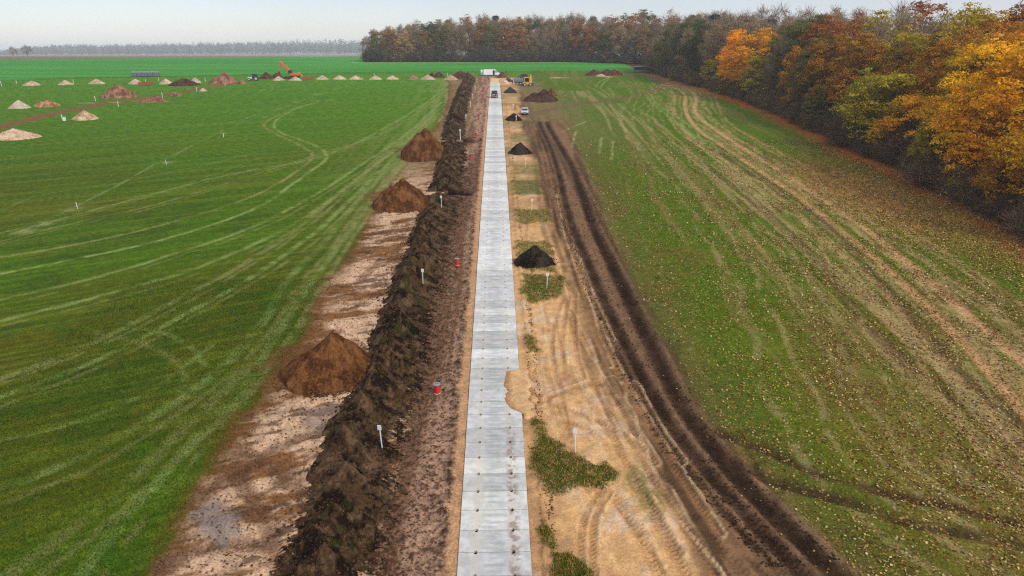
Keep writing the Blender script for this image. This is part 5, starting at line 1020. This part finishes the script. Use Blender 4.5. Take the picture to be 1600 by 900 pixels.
# second, darker line of brush under the first trees closes the view into the forest
y = 70
while y < 330:
    tree('bush', XE(y) + tr.uniform(5, 8), y, tr.uniform(3.5, 6), tr.uniform(1.1, 1.5), BC, 'dark bare', 'understorey of right forest', 'understorey inside the right-hand forest', twig=(BC[0] * .9, BC[1] * .85, BC[2] * .85)); y += 3.2 + y * .015
# lone hazy trees on the far left horizon
for px, b, h, wd, lab in [(22, 89.5, 15, 1.0, 'leftmost'), (43.5, 88.6, 17, 1.25, 'round-crowned'), (27.5, 88.2, 10, .6, 'slender')]:
    w = at(px, b); k = (1300 - 0) / max(w[1], 1); wy = 1150.0; wx = CAM[0] + (w[0] - CAM[0]) * wy / w[1]
    e = tree('sparse', wx, wy, h * 1.0, wd * 1.3, leafc(110, 100, 90), f'{lab} lone hazy', 'far left horizon', 'lone trees on the far left horizon')
seen = {}
for e, words, place, x, y in sorted(ALLT, key=lambda t: (t[2], t[3] if 'beyond' in t[2] or 'horizon' in t[2] else t[4])):
    kindw = {'pine_tree': 'pine', 'bare_shrub': 'shrub', 'leafy_shrub': 'shrub', 'bare_tree': 'tree', 'autumn_tree': 'tree'}[e.name.split('.')[0]]
    seen[(words, place, kindw)] = n_ = seen.get((words, place, kindw), 0) + 1
    end = 'from the left' if 'beyond' in place else 'from the camera'
    e['label'] = f'{words} {kindw} on the {place}' if 'horizon' in place else f'{ordinal(n_)} {words} {kindw} {end} in the {place}'
print('trees', len(ALLT))

# the far hazy wood at left reads as one mass
rng = np.random.default_rng(31); P = []; Nn = []; S = []; vals = []
for r_, (yy_, hh_) in enumerate([(2560, 2.0), (2620, 2.2), (2690, 2.45)]):
    x = -2500
    while x < 260:
        x += rng.uniform(4, 9); t_ = np.clip((x + 1740) / 180, 0, 1); h = hh_ * rng.uniform(13.5, 19) * (.55 + .45 * t_)
        if x < -1750 and rng.random() < .9: continue
        h *= 1 + .35 * np.clip((x + 1350) / 680, 0, 1); n = 90; v = rng.normal(size=(n, 3)); v /= np.linalg.norm(v, axis=1)[:, None]; q = rng.uniform(.5, 1, (n, 1)); c = np.array((x, yy_ + rng.uniform(-9, 9), gz(yy_) + h * .52)); P.append(c + v * q * np.array((9, 9, h * .5))); Nn.append(v); S.append(rng.uniform(1.2, 2.6, n)); vals.append(np.full(n, rng.uniform(.15, .8)))
P = np.concatenate(P); Nn = np.concatenate(Nn); V, F, c = quads(P, Nn, np.concatenate(S), .8, rng, rng.uniform(0, 1, len(P)), np.concatenate(vals)); o = link('distant_wood', mesh_data('distant_wood', V, F, M_LEAF, False, {'Leaf': c}), kind='stuff'); o.color = (.17, .18, .17, 1)  # grey leaf colour lightened to carry haze the thin air does not give

# ------------------------------------------------------------------ fallen leaves, grass blades
rng = np.random.default_rng(41)
def height_at(x, y):
    j = np.clip(np.searchsorted(rows, y), 1, nr - 2); i = np.clip(np.round((( (x - 0.23 - 0.0227 * y) / (y + 11)) + .84) / (1.68 / 879)).astype(int) + 5, 0, nc - 1); return Z[j * nc + i] + prof(y) - prof(rows[j])
n = 420000; y = 24 + 110 * rng.uniform(0, 1, n) ** 1.7; x = rng.uniform(5, 62, n); keep = (x < fe(y) + 3) & (x > cr_(y) - 1.5)
d = .28 + .5 * np.exp(-((x - fe(y)) / 7) ** 2) + .9 * (fbm(x, y, 2.6, 4, 51) - .42) * 2 + .6 * np.exp(-(((x - 51) / 8) ** 2 + ((y - 92) / 20) ** 2)); d *= np.where(x < cr_(y) + .6, .10, 1) * (1 - .55 * sm(60, 120, y)) * (.35 + .9 * sm(12, 34, x)); keep &= rng.uniform(0, 1, n) < d * .75
x = x[keep]; y = y[keep]; n = len(x); No = rng.normal(size=(n, 3)) * .45 + np.array((0, 0, 1)); No /= np.linalg.norm(No, axis=1)[:, None]
V, F, _ = quads(np.stack([x, y, height_at(x, y) + rng.uniform(.02, .07, n)], 1), No, rng.uniform(.02, .08, n) * (1 + y / 160), .75, rng, np.zeros(n), np.zeros(n))
pal = np.stack([alb(200, 172, 96), alb(176, 146, 70), alb(150, 90, 44), alb(216, 196, 140), alb(104, 66, 36)]); cl_ = pal[rng.choice(5, n, p=[.22, .22, .22, .10, .24])] * rng.uniform(.55, 1.1, (n, 1))
m, nn, ll, p = nodes('fallen_leaf'); a = nd(nn, 'ShaderNodeVertexColor', layer_name='Col'); ll.new(a.outputs[0], p.inputs['Base Color']); p.inputs['Roughness'].default_value = .7; p.inputs['Specular IOR Level'].default_value = .05; M_FL = m
link('fallen_leaves', mesh_data('fallen_leaves', V, F, M_FL, False, {'Col': np.repeat(cl_, 4, 0)}), kind='stuff')
def blades(name, x, y, hlo, hhi, cols, w=.012):
    n = len(x); z = height_at(x, y) - .02; h = rng.uniform(hlo, hhi, n); a = rng.uniform(0, 6.28, n); lx, ly = rng.normal(0, .4, n) * h, rng.normal(0, .4, n) * h; ww = w * (1 + y / 30)
    V = np.stack([np.stack([x - np.cos(a) * ww, y - np.sin(a) * ww, z], 1), np.stack([x + np.cos(a) * ww, y + np.sin(a) * ww, z], 1), np.stack([x + lx, y + ly, z + h], 1)], 1).reshape(-1, 3)
    cc = np.asarray(cols)[rng.integers(0, len(cols), n)] * rng.uniform(.6, 1.4, (n, 1)); link(name, mesh_data(name, V, np.arange(3 * n).reshape(-1, 3), M_FL, False, {'Col': np.repeat(cc, 3, 0)}), kind='stuff')
gi = np.nonzero(pw > .45)[0]; gi = gi[(Y[gi] < 85)]; pk = gi[rng.integers(0, len(gi), 22000)]; s_ = .0016 * (Y[pk] + 11)
blades('grass_tufts', X[pk] + rng.normal(0, 1, len(pk)) * s_ * 1.2, Y[pk] + rng.normal(0, 1, len(pk)) * s_ * 1.6,   .05, .16, [alb(84, 102, 22), alb(116, 122, 40), alb(60, 84, 14), alb(196, 140, 70)])
n = 120000; y = 24 + 38 * rng.uniform(0, 1, n) ** 1.5; x = rng.uniform(-34, 0, n) ; k = x < cl(y) + rng.normal(-.3, .5, n); k &= x > -.80 * (y + 11); x, y = x[k], y[k]
blades('field_grass', x, y, .05, .16, [alb(48, 92, 12), alb(76, 104, 18), alb(36, 72, 10), alb(92, 110, 34)], w=.014)

# ------------------------------------------------------------------ haze
mb = MB(); mb.box((0, 3050, 23.0), (34000, 6400, 58))
m, n, l, p = nodes('haze_air'); n.remove(p); pv = nd(n, 'ShaderNodeVolumePrincipled'); pv.inputs['Color'].default_value = (.93, .96, 1, 1); pv.inputs['Density'].default_value = .00020; l.new(pv.outputs[0], n['Material Output'].inputs['Volume'])
me = mb.data('haze', m); link('haze', me, kind='stuff')
